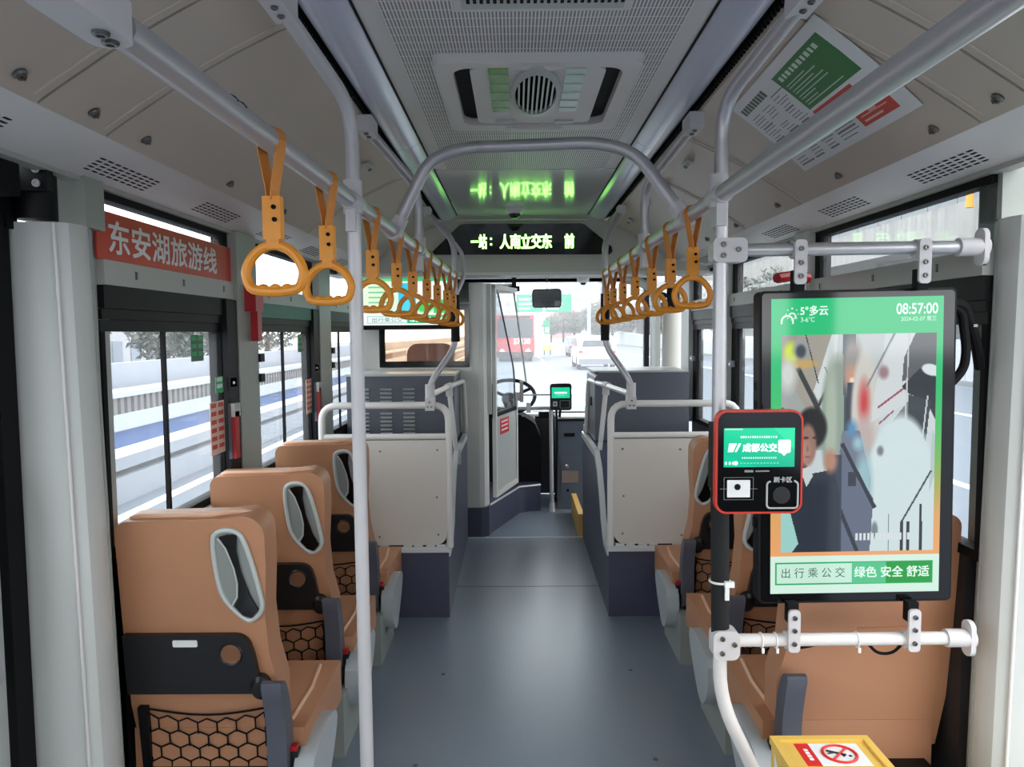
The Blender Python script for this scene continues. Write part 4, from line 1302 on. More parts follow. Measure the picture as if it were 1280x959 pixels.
B().tube([(-.02, 6.96, 1.92), (.10, 6.96, 1.0)], .009, 8).build('wiper_arm', 'hpit', ws)

# ---- ceiling monitor on the left
mo = thing('ceiling_monitor', 'wide lit monitor with green page hung before the cab wall', 'monitor', (-.78, 5.38, 1.74))
B().box((-1.108, 5.36, 1.528), (-.455, 5.42, 1.95), .006).build('casing', 'black', mo)
B().tube([(-.78, 5.40, 1.94), (-.78, 5.40, 1.87)], .02, 8).build('bracket', 'black', mo)
Pm = Paint(96, 60, (225, 240, 236))
Pm.rect(0, 0, 96, 8, (40, 196, 106))
Pm.vgrad(0, 8, 96, 46, [(8, (228, 240, 232)), (46, (206, 236, 216))])
Pm.ell(18, 26, 24, 18, (214, 240, 196), .5)
for k in range(4):
    Pm.rect(6, 14 + k * 6, 26 + k * 2, 16 + k * 6, (120, 190, 150))
Pm.rect(40, 10, 60, 42, (48, 190, 232))
Pm.poly([(34, 46), (52, 22), (62, 46)], (70, 206, 236))
Pm.rect(62, 10, 82, 30, (236, 240, 240))
Pm.ell(70, 38, 10, 7, (60, 200, 90), .2)
Pm.rect(80, 30, 96, 46, (52, 190, 86))
Pm.rect(0, 46, 96, 60, (232, 242, 240))
Pm.rect(4, 49, 50, 58, (150, 200, 190))
Pm.rect(5, 50, 49, 57, (226, 242, 236))
Pm.rect(50, 48, 95, 58, (40, 178, 112))
Pm.build('screen', frame((-1.08, 5.3585, 1.917), (1, 0, 0), (0, 0, 1)), .60, .357, attr_mat('monitor_pixels', SCREEN * 1.1, .2), mo)
B().text('出行乘公交', XZ(5.358) @ Matrix.Translation((-.91, 1.598, 0)), w=.22, h=.034).build('screen_text', emit('screen_ink', (110, 140, 140), .6), mo, smooth=False)
B().text('绿色 安全 舒适', XZ(5.358) @ Matrix.Translation((-.625, 1.600, 0)), w=.25, h=.036, bold=.02).build('screen_text', emit('screen_white', (240, 255, 248), 1.1), mo, smooth=False)

# ================================================================ LARGE SCREEN AND ITS BARS
for zz, xa, name in ((1.696, .555, 'upper'), (.722, .55, 'lower')):
    t = thing('screen_bar', f'silver horizontal bar holding the large screen at its {name} edge', 'bar', (.85, 1.85, zz))
    B().tube([(xa, 1.85, zz), (1.125, 1.85, zz + .003)], TR_ * .95, 16).build('bar', 'steel' if zz > 1 else 'whitetube', t)
    B().tube([(1.075, 1.85, zz + .003), (1.145, 1.85, zz + .003)], .0225, 14).build('flange_socket', 'cast', t)
    B().prism(rrect(-.045, -.022, .045, .022, .02), frame((1.14, 1.85, zz + .003), (0, 0, 1), (0, 1, 0)), .012, .003).build('flange', 'cast', t)
    for dz in (-.034, .034):
        B().ball((1.138, 1.845, zz + dz), .009, .009, .009, 8).build('bolt', 'bolt', t)
    for xx in (.687, .985):
        sgn = -1 if zz > 1 else 1
        lo, hi = sorted((zz - sgn * .022, zz + sgn * .085))
        B().prism(rrect(xx - .0145, lo, xx + .0145, hi, .009), XZ(1.832), .008, .002).build('bracket', 'cast', t)
        B().tube([(xx - .015, 1.85, zz), (xx + .015, 1.85, zz)], .0225, 14).build('bracket_collar', 'cast', t)
        bolts(t, [(xx, 1.824, zz), (xx, 1.824, zz + sgn * .034), (xx, 1.824, zz + sgn * .066)], (0, -1, 0), .0062)
        B().box((xx - .013, 1.834, min(zz + sgn * .05, zz + sgn * .10)), (xx + .013, 1.86, max(zz + sgn * .05, zz + sgn * .10)), .002).build('bracket_tongue', 'rubber', t)
    if zz < 1:
        for xx in (.612, .648, .852):
            b = B()
            b.tube([Vector((xx, 1.85 + math.cos(a) * .0185, zz + math.sin(a) * .0185)) for a in np.linspace(0, 2 * PI, 14)[:-1]], .0022, 6, closed=True)
            b.box((xx - .003, 1.829, zz - .026), (xx + .003, 1.834, zz - .014), .001)
            b.build('cable_tie', 'paper', t)
        B().tube([(.66, 1.87, .72), (.70, 1.88, .685), (.76, 1.88, .695), (.79, 1.87, .715)], .004, 8, .03).build('cable', 'rubber', t)
        B().tube([(.88, 1.87, .715), (.92, 1.88, .672), (.96, 1.88, .672), (.985, 1.87, .71)], .004, 8, .03).build('cable', 'rubber', t)

sc = thing('display_screen', 'large portrait advertising screen showing bus interior video and clock 08:57:00', 'screen', (.85, 1.9, .82))
sm = frame((.6125, 1.868, 1.602), (1, -.01, .0), (.0, 0, 1))
sm = Matrix.Translation((.848, 1.868, 1.206)) @ Matrix.Rotation(-.012, 4, 'Y') @ Matrix.Translation((-.848, 0, -1.206)) @ frame((0, 0, 0), (1, 0, 0), (0, 0, 1))
B().prism(rrect(.606, .812, 1.092, 1.600, .014), sm @ Matrix.Translation((0, 0, 0)), -.045, .004).build('casing', 'black', sc)
B().prism(rrect(.612, .818, 1.086, 1.594, .010), sm, .003, .001).build('front_bezel', 'gloss', sc)
for k in range(9):
    B().box((.604, 1.885, 1.40 - k * .05), (.608, 1.905, 1.425 - k * .05), 0).build('side_rib', 'rubber', sc)
# the picture: cells are photograph pixels of the lit area, 213 by 371
Q = Paint(213, 371, (200, 210, 212))
Q.vgrad(0, 0, 213, 371, [(0, (30, 192, 122)), (90, (38, 190, 116)), (150, (66, 190, 104)), (200, (120, 184, 92)), (240, (172, 172, 92)), (272, (222, 166, 104)), (330, (238, 166, 108))])
Q.rect(0, 323, 213, 371, (212, 240, 226))
Q.rect(6, 331, 205, 360, (44, 172, 98))
Q.rect(8, 333, 103, 358, (200, 236, 218))
Q.rect(103, 332, 146, 359, (86, 196, 140))
Q.rect(146, 332, 204, 359, (30, 158, 62))
# weather sign: cloud and sun
for a in np.linspace(0, PI, 40):
    Q.ell(20 + 7 * math.cos(a), 28 - 7 * math.sin(a), 1.1, 1.1, (226, 248, 236))
    Q.ell(26 + 4 * math.cos(a - .6), 22 - 4 * math.sin(a - .6), 1.0, 1.0, (226, 248, 236))
Q.rect(12, 27, 14, 31, (226, 248, 236))
Q.rect(26, 27, 28, 31, (226, 248, 236))
for a in np.linspace(0, 2 * PI, 9)[:-1]:
    Q.ell(26 + 7.5 * math.cos(a), 19 - 7 * math.sin(a), .9, .9, (226, 248, 236))
# the video frame
V = Paint(192, 273, (196, 206, 210))
V.poly([(0, 0), (60, 0), (0, 150)], (150, 150, 144))
V.poly([(20, 0), (88, 0), (70, 40), (28, 130), (0, 70)], (160, 156, 146))
V.poly([(62, 0), (92, 0), (46, 82), (40, 70)], (206, 214, 216))
V.poly([(52, 60), (88, 0), (96, 60), (66, 130)], (204, 212, 216))
V.poly([(0, 58), (16, 66), (60, 142), (0, 150)], (158, 164, 162))
V.poly([(0, 90), (50, 200), (30, 220), (0, 200)], (128, 134, 134))
V.line(30, 0, 46, 60, 1.6, (60, 62, 66))
V.line(88, 0, 28, 128, 3.4, (44, 46, 52))
V.line(20, 40, 60, 120, 6, (60, 64, 68))
V.line(0, 90, 44, 200, 5, (58, 62, 66))
V.line(54, 40, 76, 96, 1.6, (110, 116, 120))
V.ell(12, 22, 9, 13, (204, 226, 50), .4)
V.ell(24, 18, 10, 12, (150, 156, 160), .25)
V.ell(24, 20, 6, 8, (70, 74, 78), .3)
V.ell(28, 36, 16, 5, (196, 164, 100), .5)
V.ell(8, 48, 10, 20, (206, 212, 208), .5)
# greenish mirrored coat in the middle, dark gap, beige twin
V.poly([(70, 0), (128, 0), (120, 150), (60, 150)], (186, 194, 196))
V.ell(70, 108, 21, 80, (140, 156, 142), .12)
V.ell(62, 110, 7, 76, (166, 180, 164), .4)
V.poly([(76, 0), (92, 0), (90, 200), (80, 200)], (64, 84, 92))
V.rect(80, 40, 97, 130, (62, 62, 70))
V.ell(88, 40, 12, 36, (150, 144, 140), .3)
V.ell(88, 52, 8, 12, (196, 150, 124), .6)
V.ell(88, 57, 3, 3, (250, 220, 200), .5)
V.rect(82, 60, 96, 100, (60, 66, 72))
V.ell(104, 100, 17, 80, (200, 198, 190), .12)
V.ell(103, 84, 6, 22, (196, 60, 58), .7)
V.ell(104, 130, 12, 26, (186, 170, 166), .4)
# window side of the fisheye view, right
V.poly([(140, 0), (192, 0), (192, 130), (150, 90), (112, 110), (118, 60)], (204, 210, 212))
V.line(140, 0, 106, 66, 2.5, (130, 132, 134))
V.line(120, 92, 158, 64, 2.5, (150, 70, 84))
V.line(122, 112, 140, 96, 2.0, (140, 80, 90))
V.ell(127, 48, 6, 8, (150, 120, 124), .4)
V.poly([(152, 30), (166, 0), (192, 0), (192, 46), (150, 60)], (86, 90, 94))
V.poly([(150, 66), (172, 44), (192, 54), (192, 108), (180, 84), (160, 76)], (40, 44, 50))
V.ell(186, 46, 12, 7, (214, 224, 226), .1, .3)
V.poly([(130, 120), (158, 84), (160, 130)], (120, 126, 128))
V.poly([(158, 76), (186, 84), (180, 140), (158, 128)], (52, 60, 64))
V.line(182, 78, 176, 134, 2, (190, 198, 200))
V.line(158, 0, 154, 130, 1.6, (190, 196, 198))
V.ell(150, 214, 46, 112, (204, 220, 222), .05)
V.ell(150, 232, 60, 100, (206, 222, 222), .06)
V.poly([(100, 170), (192, 150), (192, 273), (100, 273)], (204, 220, 222))
V.poly([(188, 120), (192, 128), (192, 178), (186, 200)], (180, 196, 198))
V.ell(124, 146, 4, 6, (120, 124, 132), .4)
# slate floor wedge with dark lines
V.poly([(76, 120), (98, 120), (112, 180), (108, 273), (60, 273)], (112, 120, 138))
V.ell(88, 118, 6, 10, (90, 140, 180), .6)
V.ell(96, 136, 6, 8, (150, 190, 200), .6)
V.ell(104, 190, 10, 44, (150, 186, 194), .4)
V.poly([(74, 140), (116, 206), (112, 273), (70, 273)], (98, 106, 126))
V.line(76, 136, 118, 218, 5, (44, 48, 58))
V.line(66, 200, 96, 273, 5, (46, 50, 60))
V.rect(84, 172, 94, 190, (54, 56, 66))
V.rect(58, 150, 76, 273, (58, 66, 80))
# traveller in a dark coat: hair, face, collar
V.poly([(0, 210), (24, 176), (66, 168), (74, 200), (74, 273), (0, 273)], (46, 54, 66))
V.ell(38, 116, 19, 26, (36, 36, 40), .12)
V.ell(33, 137, 11, 26, (150, 116, 104), .15)
V.ell(30, 146, 7, 14, (172, 136, 122), .5)
V.ell(31, 128, 3.5, 1.6, (70, 52, 48), .3)
V.ell(42, 128, 3, 1.6, (70, 52, 48), .3)
V.ell(33, 152, 4, 1.4, (140, 94, 88), .5)
V.ell(33, 142, 1.6, 4, (138, 104, 92), .6)
V.poly([(24, 168), (36, 164), (40, 176), (32, 190)], (196, 206, 206))
V.ell(62, 158, 8, 14, (178, 130, 112), .4)
V.poly([(0, 205), (10, 215), (22, 262), (14, 273), (0, 273)], (156, 206, 200))
# rack at lower right
V.line(188, 172, 152, 236, 2.4, (60, 70, 78))
for x0 in (152, 160, 176):
    V.line(x0, 236, x0, 273, 3.2, (46, 54, 60))
V.line(176, 214, 176, 273, 3, (46, 54, 60))
V.ell(118, 246, 4, 10, (120, 128, 134), .3)
V.line(136, 226, 136, 273, 1.0, (110, 124, 130))
for k in range(14):
    V.rect(94 + k * 5, 250, 97.5 + k * 5, 259, (214, 222, 222))
Q.a[45:45 + 273, 13:13 + 192] = V.a[:273, :192]
scr_m = attr_mat('screen_pixels', SCREEN * .92, .08)
sp = Q.build('screen', sm @ Matrix.Translation((.6345, 1.580, .0036)), .424, .742, scr_m, sc, label='lit picture of the bus interior with a dark coated traveller')
ui = emit('screen_ui_white', (226, 250, 238), .95)
def st(s, x, z, wd, hh, m, bold=0.0):
    # x, z: pixel of the lit area where the words are centred
    k = .424 / 213
    B().text(s, sm @ Matrix.Translation((.6345 + x * k, 1.580 - z * k, .0042)), w=wd * k, h=hh * k, bold=bold).build('screen_text', m, sc, smooth=False)
st('5°多云', 53, 15, 34, 12, ui, .02)
st('3-6°C', 45, 26, 17, 6, ui)
st('08:57:00', 180, 15, 51, 13, ui, .02)
st('2024-02-07 周三', 182, 27.5, 44, 6, ui)
st('出 行 乘 公 交', 54, 346, 80, 13, emit('screen_ui_dark', (70, 110, 96), .7))
st('绿色 安全 舒适', 153, 346, 94, 14, ui, .02)
# power cable loop at the screen's right side
t = thing('power_cable', 'thick black cable looping beside the large screen', 'cable', (1.1, 1.9, 1.5))
B().tube([(1.085, 1.90, 1.56), (1.12, 1.90, 1.545), (1.135, 1.90, 1.45), (1.13, 1.90, 1.40), (1.10, 1.90, 1.365), (1.085, 1.90, 1.36)], .011, 10, .04).build('cable_loop', 'rubber', t)
B().tube([(1.095, 1.90, 1.565), (1.125, 1.90, 1.56), (1.17, 1.92, 1.47), (1.20, 1.95, 1.40)], .013, 10, .04).build('cable_feed', 'rubber', t)
B().box((1.148, 1.895, 1.505), (1.158, 1.925, 1.512), .002).build('cable_tie', 'bolt', t)

# ================================================================ CARD READERS
cr = thing('card_reader', 'black card reader with red rim and green screen on the pole', 'card reader', (.558, 1.74, 1.08))
rm = frame((0, 1.735, 0), (1, 0, 0), (0, 0, 1))
B().prism(rrect(.457, 1.079, .657, 1.319, .026, 7), rm, .022, .005, 3).build('rim', 'readerred', cr)
B().prism(rrect(.462, 1.084, .652, 1.314, .022, 7), rm @ Matrix.Translation((0, 0, .018)), .0055, .002).build('face', 'gloss', cr)
B().box((.470, 1.735, 1.12), (.56, 1.83, 1.28), .006).build('mount', 'black', cr)
F = .0240
R_ = Paint(128, 70, (20, 190, 140))
R_.vgrad(0, 0, 128, 70, [(0, (12, 204, 150)), (70, (24, 176, 140))])
R_.poly([(0, 46), (60, 70), (0, 70)], (16, 190, 150))
R_.poly([(90, 0), (128, 0), (128, 40)], (40, 216, 160))
R_.rect(2, 1, 34, 3, (190, 244, 222))
for k in range(16):
    R_.rect(30 + k * 4.2, 14, 32.6 + k * 4.2, 18, (200, 248, 228))
    R_.rect(33 + k * 4, 52, 35.4 + k * 4, 55, (214, 250, 236))
R_.poly(rrect(98, 21, 121, 45, 4), (226, 244, 236))
R_.poly([(104, 45), (115, 45), (109, 50)], (226, 244, 236))
for k in range(12):
    R_.rect(30 + k * 6, 62, 34 + k * 6, 64, (110, 220, 180))
for x in (4, 11, 17):
    R_.ell(x, 63, 2.5, 3, (214, 250, 236))
R_.ell(22, 63, 4, 4, (220, 250, 236))
R_.build('screen', rm @ Matrix.Translation((.475, 1.278, F)), .162, .090, attr_mat('reader_pixels', SCREEN * 1.15, .1), cr)
lit = emit('reader_white', (240, 255, 248), 1.25)
B().text('成都公交', rm @ Matrix.Translation((.557, 1.233, F)), w=.078, h=.019, bold=.04).build('screen_text', lit, cr, smooth=False)
b = B()
b.prism([(.484, 1.223), (.496, 1.223), (.505, 1.243), (.487, 1.243)], rm @ Matrix.Translation((0, 0, F)), .0005)
b.prism([(.500, 1.223), (.504, 1.223), (.515, 1.243), (.509, 1.243)], rm @ Matrix.Translation((0, 0, F)), .0005)
b.build('screen_logo', lit, cr, smooth=False)
B().box((.523, 1.7105, 1.176), (.543, 1.7112, 1.181), 0).build('maker_print', 'hpit', cr)
B().box((.548, 1.7105, 1.177), (.580, 1.7112, 1.180), 0).build('maker_print', 'hpit', cr)
B().text('刷卡区', rm @ Matrix.Translation((.611, 1.1585, F)), w=.042, h=.013, bold=.02).build('card_text', 'hgrey', cr, smooth=False)
rp = [(.637, 1.156)] + arc(.638, 1.146, .008, PI / 2 - .2, 0, 3) + arc(.638, 1.100, .008, 0, -PI / 2, 4) + arc(.583, 1.100, .008, -PI / 2, -PI, 4) + arc(.583, 1.146, .008, PI, PI / 2, 4)
B().tube([rm @ Vector((a, c, F)) for a, c in rp], .0022, 6).build('card_zone', 'hgrey', cr)
B().prism([(a, c) for a, c in arc(.609, 1.122, .02, 0, 2 * PI, 16)[:-1]], rm @ Matrix.Translation((0, 0, F - .0005)), .0008).build('card_mark', 'tray', cr)
B().prism(rrect(.4835, 1.118, .536, 1.158, .001), rm @ Matrix.Translation((0, 0, F - .0005)), .0015).build('code_window', 'paper', cr)
B().lathe([(0, .004), (.0065, .003), (.0075, 0)], rm @ Matrix.Translation((.507, 1.142, F + .001)), 14).build('lens', 'rubber', cr)
for a, c, d_, e in ((.477, 1.112, .543, 1.1128), (.477, 1.1635, .543, 1.1643), (.476, 1.112, .4768, 1.164), (.543, 1.112, .5438, 1.164), (.467, 1.137, .483, 1.138), (.537, 1.137, .553, 1.138)):
    B().prism([(a, c), (d_, c), (d_, e), (a, e)], rm @ Matrix.Translation((0, 0, F - .0005)), .0008).build('frame_line', 'hpit', cr)

c2 = thing('card_reader', 'small black card reader with green screen on the fare pole', 'card reader', (.37, 6.15, .95))
r2 = frame((0, 6.17, 0), (1, 0, 0), (0, 0, 1))
B().prism(rrect(.278, .862, .455, 1.082, .022, 5), r2, .03, .005, 3).build('body', 'gloss', c2)
q = Paint(40, 24, (24, 196, 146))
q.rect(6, 10, 34, 14, (220, 250, 238))
q.rect(10, 17, 30, 18, (160, 236, 210))
q.build('screen', r2 @ Matrix.Translation((.292, 1.05, .031)), .148, .088, attr_mat('reader2_pixels', SCREEN * 1.1, .1), c2)
B().prism(rrect(.303, .895, .337, .935, .002), r2 @ Matrix.Translation((0, 0, .030)), .0015).build('code_window', 'hgrey', c2)
B().lathe([(0, .003), (.007, .002), (.008, 0)], r2 @ Matrix.Translation((.318, .915, .0318)), 10).build('lens', 'rubber', c2)
B().tube([r2 @ Vector((a, c, .031)) for a, c in rrect(.36, .88, .44, .942, .008)], .002, 6, closed=True).build('card_zone', 'hpit', c2)
B().tube([(.365, 6.19, .87), (.36, 6.21, .80)], .012, 8).build('stem', 'black', c2)

# ================================================================ YELLOW BOX
yb = thing('yellow_bin', 'yellow box with a red prohibition sticker on its lid, below the large screen', 'bin', (.70, 1.5, 0))
B().box((.585, 1.36, .0), (.805, 1.685, .548), .008).build('body', 'yellow', yb)
b = B()
for lo, hi in (((.582, 1.355, .545), (.808, 1.372, .562)), ((.582, 1.672, .545), (.808, 1.689, .562)), ((.582, 1.372, .545), (.598, 1.672, .562)), ((.792, 1.372, .545), (.808, 1.672, .562))):
    b.box(lo, hi, .003)
b.build('lid_rim', 'yellow', yb)
B().box((.598, 1.372, .545), (.792, 1.672, .556), .001).build('lid', 'yellow', yb)
top = frame((.60, 1.53, .5565), (1, 0, 0), (0, 1, 0))
B().box((.640, 1.575, .556), (.770, 1.664, .5566), 0).build('sticker', 'paper', yb, label='white sticker with red ring')
B().box((.628, 1.575, .556), (.660, 1.664, .5569), 0).build('sticker_red', 'stickred', yb)
for k in range(4):
    B().box((.641, 1.596 + k * .012, .5569), (.650, 1.605 + k * .012, .5574)).build('sticker_mark', 'paper', yb)
cen = Vector((.715, 1.62, .5572))
b = B()
b.tube([cen + Vector((.036 * math.cos(a), .034 * math.sin(a), 0)) for a in np.linspace(0, 2 * PI, 32)[:-1]], .0035, 6, closed=True)
b.tube([cen + Vector((-.024, -.024, 0)), cen + Vector((.024, .024, 0))], .003, 6)
b.build('sticker_ring', 'stickred', yb)
b = B()
b.tube([(.690, 1.634, .557), (.706, 1.626, .557), (.728, 1.616, .557)], .0028, 6)
b.tube([(.690, 1.622, .557), (.706, 1.626, .557)], .0022, 6)
b.tube([(.718, 1.621, .557), (.722, 1.610, .557)], .0018, 6)
b.ball((.736, 1.613, .557), .004, .004, .0008)
b.build('sticker_figure', 'inkblack', yb)
B().prism([(1.66, .535), (1.66, .38), (1.50, .38)], frame((.5845, 0, 0), (0, 1, 0), (0, 0, 1)), -.0006).build('side_sticker', 'paper', yb)
B().prism([(1.648, .51), (1.648, .40), (1.53, .40)], frame((.5838, 0, 0), (0, 1, 0), (0, 0, 1)), -.0006).build('side_sticker_sign', 'stickred', yb)

# ================================================================ THINGS ON THE SIDE WINDOWS
bn = thing('route_banner', 'red route banner with white characters on the nearest left transom', 'banner', (-1.11, 2.5, 1.78))
B().box((-1.115, 2.01, 1.706), (-1.109, 3.0, 1.838)).build('banner_film', 'banner', bn)
B().text('东安湖旅游线', frame((-1.1088, 2.44, 1.772), (0, 1, 0), (0, 0, 1)), w=.74, h=.090, bold=.02).build('banner_text', 'paper', bn, smooth=False)

def hammer(x, y, z, s, lab, big=False):
    t = thing('emergency_hammer', lab, 'hammer', (x, y, z))
    if big:
        B().box((x, y - .04, z), (x + .045, y + .05, z + .10), .006).build('holder', 'red', t)
        B().box((x + .012, y - .015, z - .12), (x + .042, y + .035, z + .01), .008).build('handle', 'red', t)
    else:
        lo, hi = sorted((x, x - s * .012))
        B().box((lo, y - .035, z - .10), (hi, y + .025, z + .11), .006).build('holder', 'dkgrey', t)
        lo, hi = sorted((x - s * .012, x - s * .026))
        B().box((lo, y - .03, z - .10), (hi, y + .01, z + .08), .006).build('handle', 'red', t)
        B().box((lo, y - .035, z + .06), (hi, y + .025, z + .11), .006).build('head', 'hgrey', t)
hammer(WL + .03, 2.86, 1.13, -1, 'red emergency hammer on the frame beside the nearest left window')
hammer(WL + .03, 4.08, 1.13, -1, 'red emergency hammer on the frame beside the middle left window')
hammer(WR - .03, 3.05, 1.15, 1, 'red emergency hammer beside the nearest right window')
hammer(WL + .036, 3.06, 1.595, -1, 'dark red emergency hammer box high on the first left post', True)
rt = B().tube([(1.0, 2.9, 1.70), (1.08, 2.95, 1.712), (1.15, 2.98, 1.705)], .02, 8, .03).build('red_ribbon', 'red')
tag(rt, 'crumpled red ribbon tucked above the large screen', 'ribbon')
def sticker(name, x, y0, y1, z0, z1, m, lab, cat, lines=None):
    t = thing(name, lab, cat, (x, (y0 + y1) / 2, z0))
    s = 1 if x < 0 else -1
    lo, hi = sorted((x, x + s * .002))
    B().box((lo, y0, z0), (hi, y1, z1)).build('sheet', m, t)
    if lines:
        b = B()
        lo, hi = sorted((x + s * .002, x + s * .0026))
        n = lines[0]
        for k in range(n):
            zz = z1 - (k + .7) * (z1 - z0) / (n + .4)
            for c in range(lines[2]):
                w = (y1 - y0) / lines[2]
                b.box((lo, y0 + c * w + .12 * w, zz), (hi, y0 + c * w + .85 * w, zz + (z1 - z0) / n * .5))
        b.build('print_lines', lines[1], t)
GX = WL + .012
sticker('window_sticker', GX, 2.56, 2.66, 1.41, 1.50, 'dkgreen', 'dark green square sticker at the top of the nearest left window', 'sticker', (3, 'green', 2))
sticker('window_sticker', GX, 2.76, 2.83, 1.285, 1.345, 'green', 'light green sticker above the notice on the nearest left window', 'sticker', (2, 'paper', 1))
sticker('window_notice', GX, 2.70, 2.83, 1.06, 1.255, 'noticep', 'pink notice with red print on the nearest left window', 'notice', (6, 'noticer', 2))
sticker('window_sticker', GX, 3.82, 3.90, 1.41, 1.50, 'dkgreen', 'dark green sticker at the top of the middle left window', 'sticker', (3, 'green', 1))
sticker('window_notice', GX, 3.95, 4.05, 1.08, 1.26, 'noticep', 'pink notice with red print on the middle left window', 'notice', (6, 'noticer', 2))
sticker('window_notice', WR - .012, 2.86, 2.97, 1.06, 1.26, 'noticep', 'pink notice with red print on the nearest right window', 'notice', (6, 'noticer', 2))
sticker('window_sticker', WR - .012, 2.90, 2.97, 1.30, 1.36, 'green', 'light green sticker above the notice on the nearest right window', 'sticker', (2, 'paper', 1))

# ================================================================ OUTSIDE
ZR = -.35
rd = B().box((-4.35, -40, ZR - .2), (14.6, 132, ZR)).build('road', 'road')
vg = B().box((-4.75, 132, ZR - .2), (14.9, 420, ZR)).build('verge', 'conc')
struct(vg, 'pale verge where the road ahead bends away')
struct(rd, 'pale grey asphalt road around the bus')
def dashes(x, y0, y1, step, ln, wd=.15, nm='lane_line'):
    y = y0
    while y < y1:
        B().box((x - wd / 2, y, ZR), (x + wd / 2, y + ln, ZR + .004)).build(nm, 'roadline', rd)
        y += step
dashes(1.75, 10, 130, 9, 5.5)
dashes(5.3, 4, 130, 9, 5.5)
B().box((9.62, -20, ZR), (9.80, 130, ZR + .004)).build('edge_line', 'roadline', rd)
B().box((-4.1, -20, ZR), (-3.95, 130, ZR + .004)).build('edge_line', 'roadline', rd)
# parapet on the left edge
pp = thing('parapet', 'white concrete parapet with rails along the left road edge', 'parapet', (-4.4, 20, ZR), kind='structure')
B().box((-4.75, -30, ZR - .1), (-4.35, 260, -.06), .04).build('parapet_wall', 'concw', pp)
B().box((-4.68, -30, -.06), (-4.45, 260, .02)).build('parapet_groove', 'conc', pp)
B().box((-4.75, -30, .02), (-4.36, 260, .16), .04).build('parapet_cap', 'concw', pp)
# the neighbouring viaduct and ground beyond
gv = thing('viaduct', 'neighbouring viaduct with baluster railing beyond the left parapet', 'viaduct', (-9.5, 20, -3), kind='structure')
B().box((-30, -60, -3.2), (-4.8, 300, -3.0)).build('low_ground', 'conc', gv)
B().box((-9.6, -60, -3.0), (-9.2, 300, -.66)).build('blue_shade_band', 'blueshade', gv)  # dark band put in where the viaduct deck leaves shade
B().box((-13.5, -60, -.66), (-9.0, 300, -.28), .03).build('girder', 'concw', gv)
b = B()
for k in range(220):
    y = -4 + k * .30
    b.box((-9.14, y, -.28), (-9.0, y + .16, .10))
b.build('balusters', 'balu', gv, kind='stuff')
B().box((-9.2, -60, .10), (-8.95, 300, .22), .02).build('coping', 'concw', gv)
B().box((-14.2, -60, -.66), (-13.9, 300, .55)).build('far_parapet', 'concw', gv)
# right: fence, kerb, overpass
fe = thing('site_fence', 'white sheet fence along the far right kerb', 'fence', (14.9, 20, ZR), kind='structure')
for k in range(36):
    B().box((14.9, -10 + k * 2.5, ZR), (14.96, -10 + k * 2.5 + 2.46, 1.15), .01).build('fence_panel', 'fence', fe)
B().box((14.6, -40, ZR - .1), (14.9, 200, ZR + .14), .03).build('kerb', 'conc', fe)
ov = thing('overpass', 'streaked concrete overpass above the right fence', 'overpass', (20, 20, 0), kind='structure')
B().box((17.6, -60, 5.0), (26, 240, 6.5), .05).build('girder', 'concst', ov)
for k in range(60):
    B().box((17.7, -20 + k * 2.2, 6.52), (17.85, -20 + k * 2.2 + 2.14, 7.5), .02).build('parapet_panel', 'conc', ov)
for k in range(6):
    B().box((19.5, 10 + k * 28, -.4), (22.5, 13 + k * 28, 5.0), .2).build('pier', 'conc', ov)
for i, (y, lab) in enumerate(((20.5, 'tall'),)):
    t = thing('lamp_post', f'{lab} pale blue lamp post with red lanterns by the right road edge', 'lamp post', (13.0, y, ZR))
    B().tube([(13.0, y, ZR), (13.0, y, 9.0)], .11, 10).build('post', 'lamppole', t)
    for dxx in (-.8, .8):
        B().tube([(13.0, y, 6.1), (13.0 + dxx, y, 6.1)], .03, 6).build('arm', 'lamppole', t)
        B().lathe([(.08, 6.0), (.22, 5.9), (.27, 5.72), (.22, 5.54), (.08, 5.45)], Matrix.Translation((13 + dxx, y, 0)), 14).build('lantern', 'lantern', t)
        B().lathe([(.05, 5.46), (.08, 5.25), (.10, 4.75)], Matrix.Translation((13 + dxx, y, 0)), 10).build('tassel', 'tassel', t)

# vehicles
bs = thing('red_bus', 'red bus with dark rear window driving straight ahead', 'bus', (-.05, 48, ZR))
def vx(lo, hi, name, m, p, bev=.05, seg=3):
    return B().box(lo, hi, bev, seg).build(name, m, p)
vx((-1.28, 48, ZR + .42), (1.2, 59, 2.62), 'body', 'busred', bs, .14)
vx((-1.16, 47.97, 1.18), (1.08, 48.1, 2.38), 'rear_window', 'darkglass', bs, .1)
vx((-1.0, 47.96, 2.4), (.9, 48.1, 2.56), 'route_board', 'gloss', bs, .03)
vx((-1.2, 47.98, ZR + .28), (1.12, 58.8, ZR + .62), 'bumper', 'tyre', bs, .06)
for x in (-1.1, .82):
    vx((x, 47.96, .38), (x + .2, 48.05, .72), 'tail_lamp', 'tail', bs, .02)
    vx((x + .02, 48.3, ZR), (x + .22, 49.3, ZR + .5), 'wheel', 'tyre', bs, .1)
B().text('57130', XZ(47.95) @ Matrix.Translation((.40, .95, 0)), w=1.05, h=.32, bold=.03).build('bus_number', 'paper', bs, smooth=False)
for s in (-1, 1):
    B().prism([(-.04 + s * .62, .30), (-.04 + s * .95, .62), (-.04 + s * 1.0, .30)], XZ(47.97), .01).build('corner_mark', 'paper', bs)
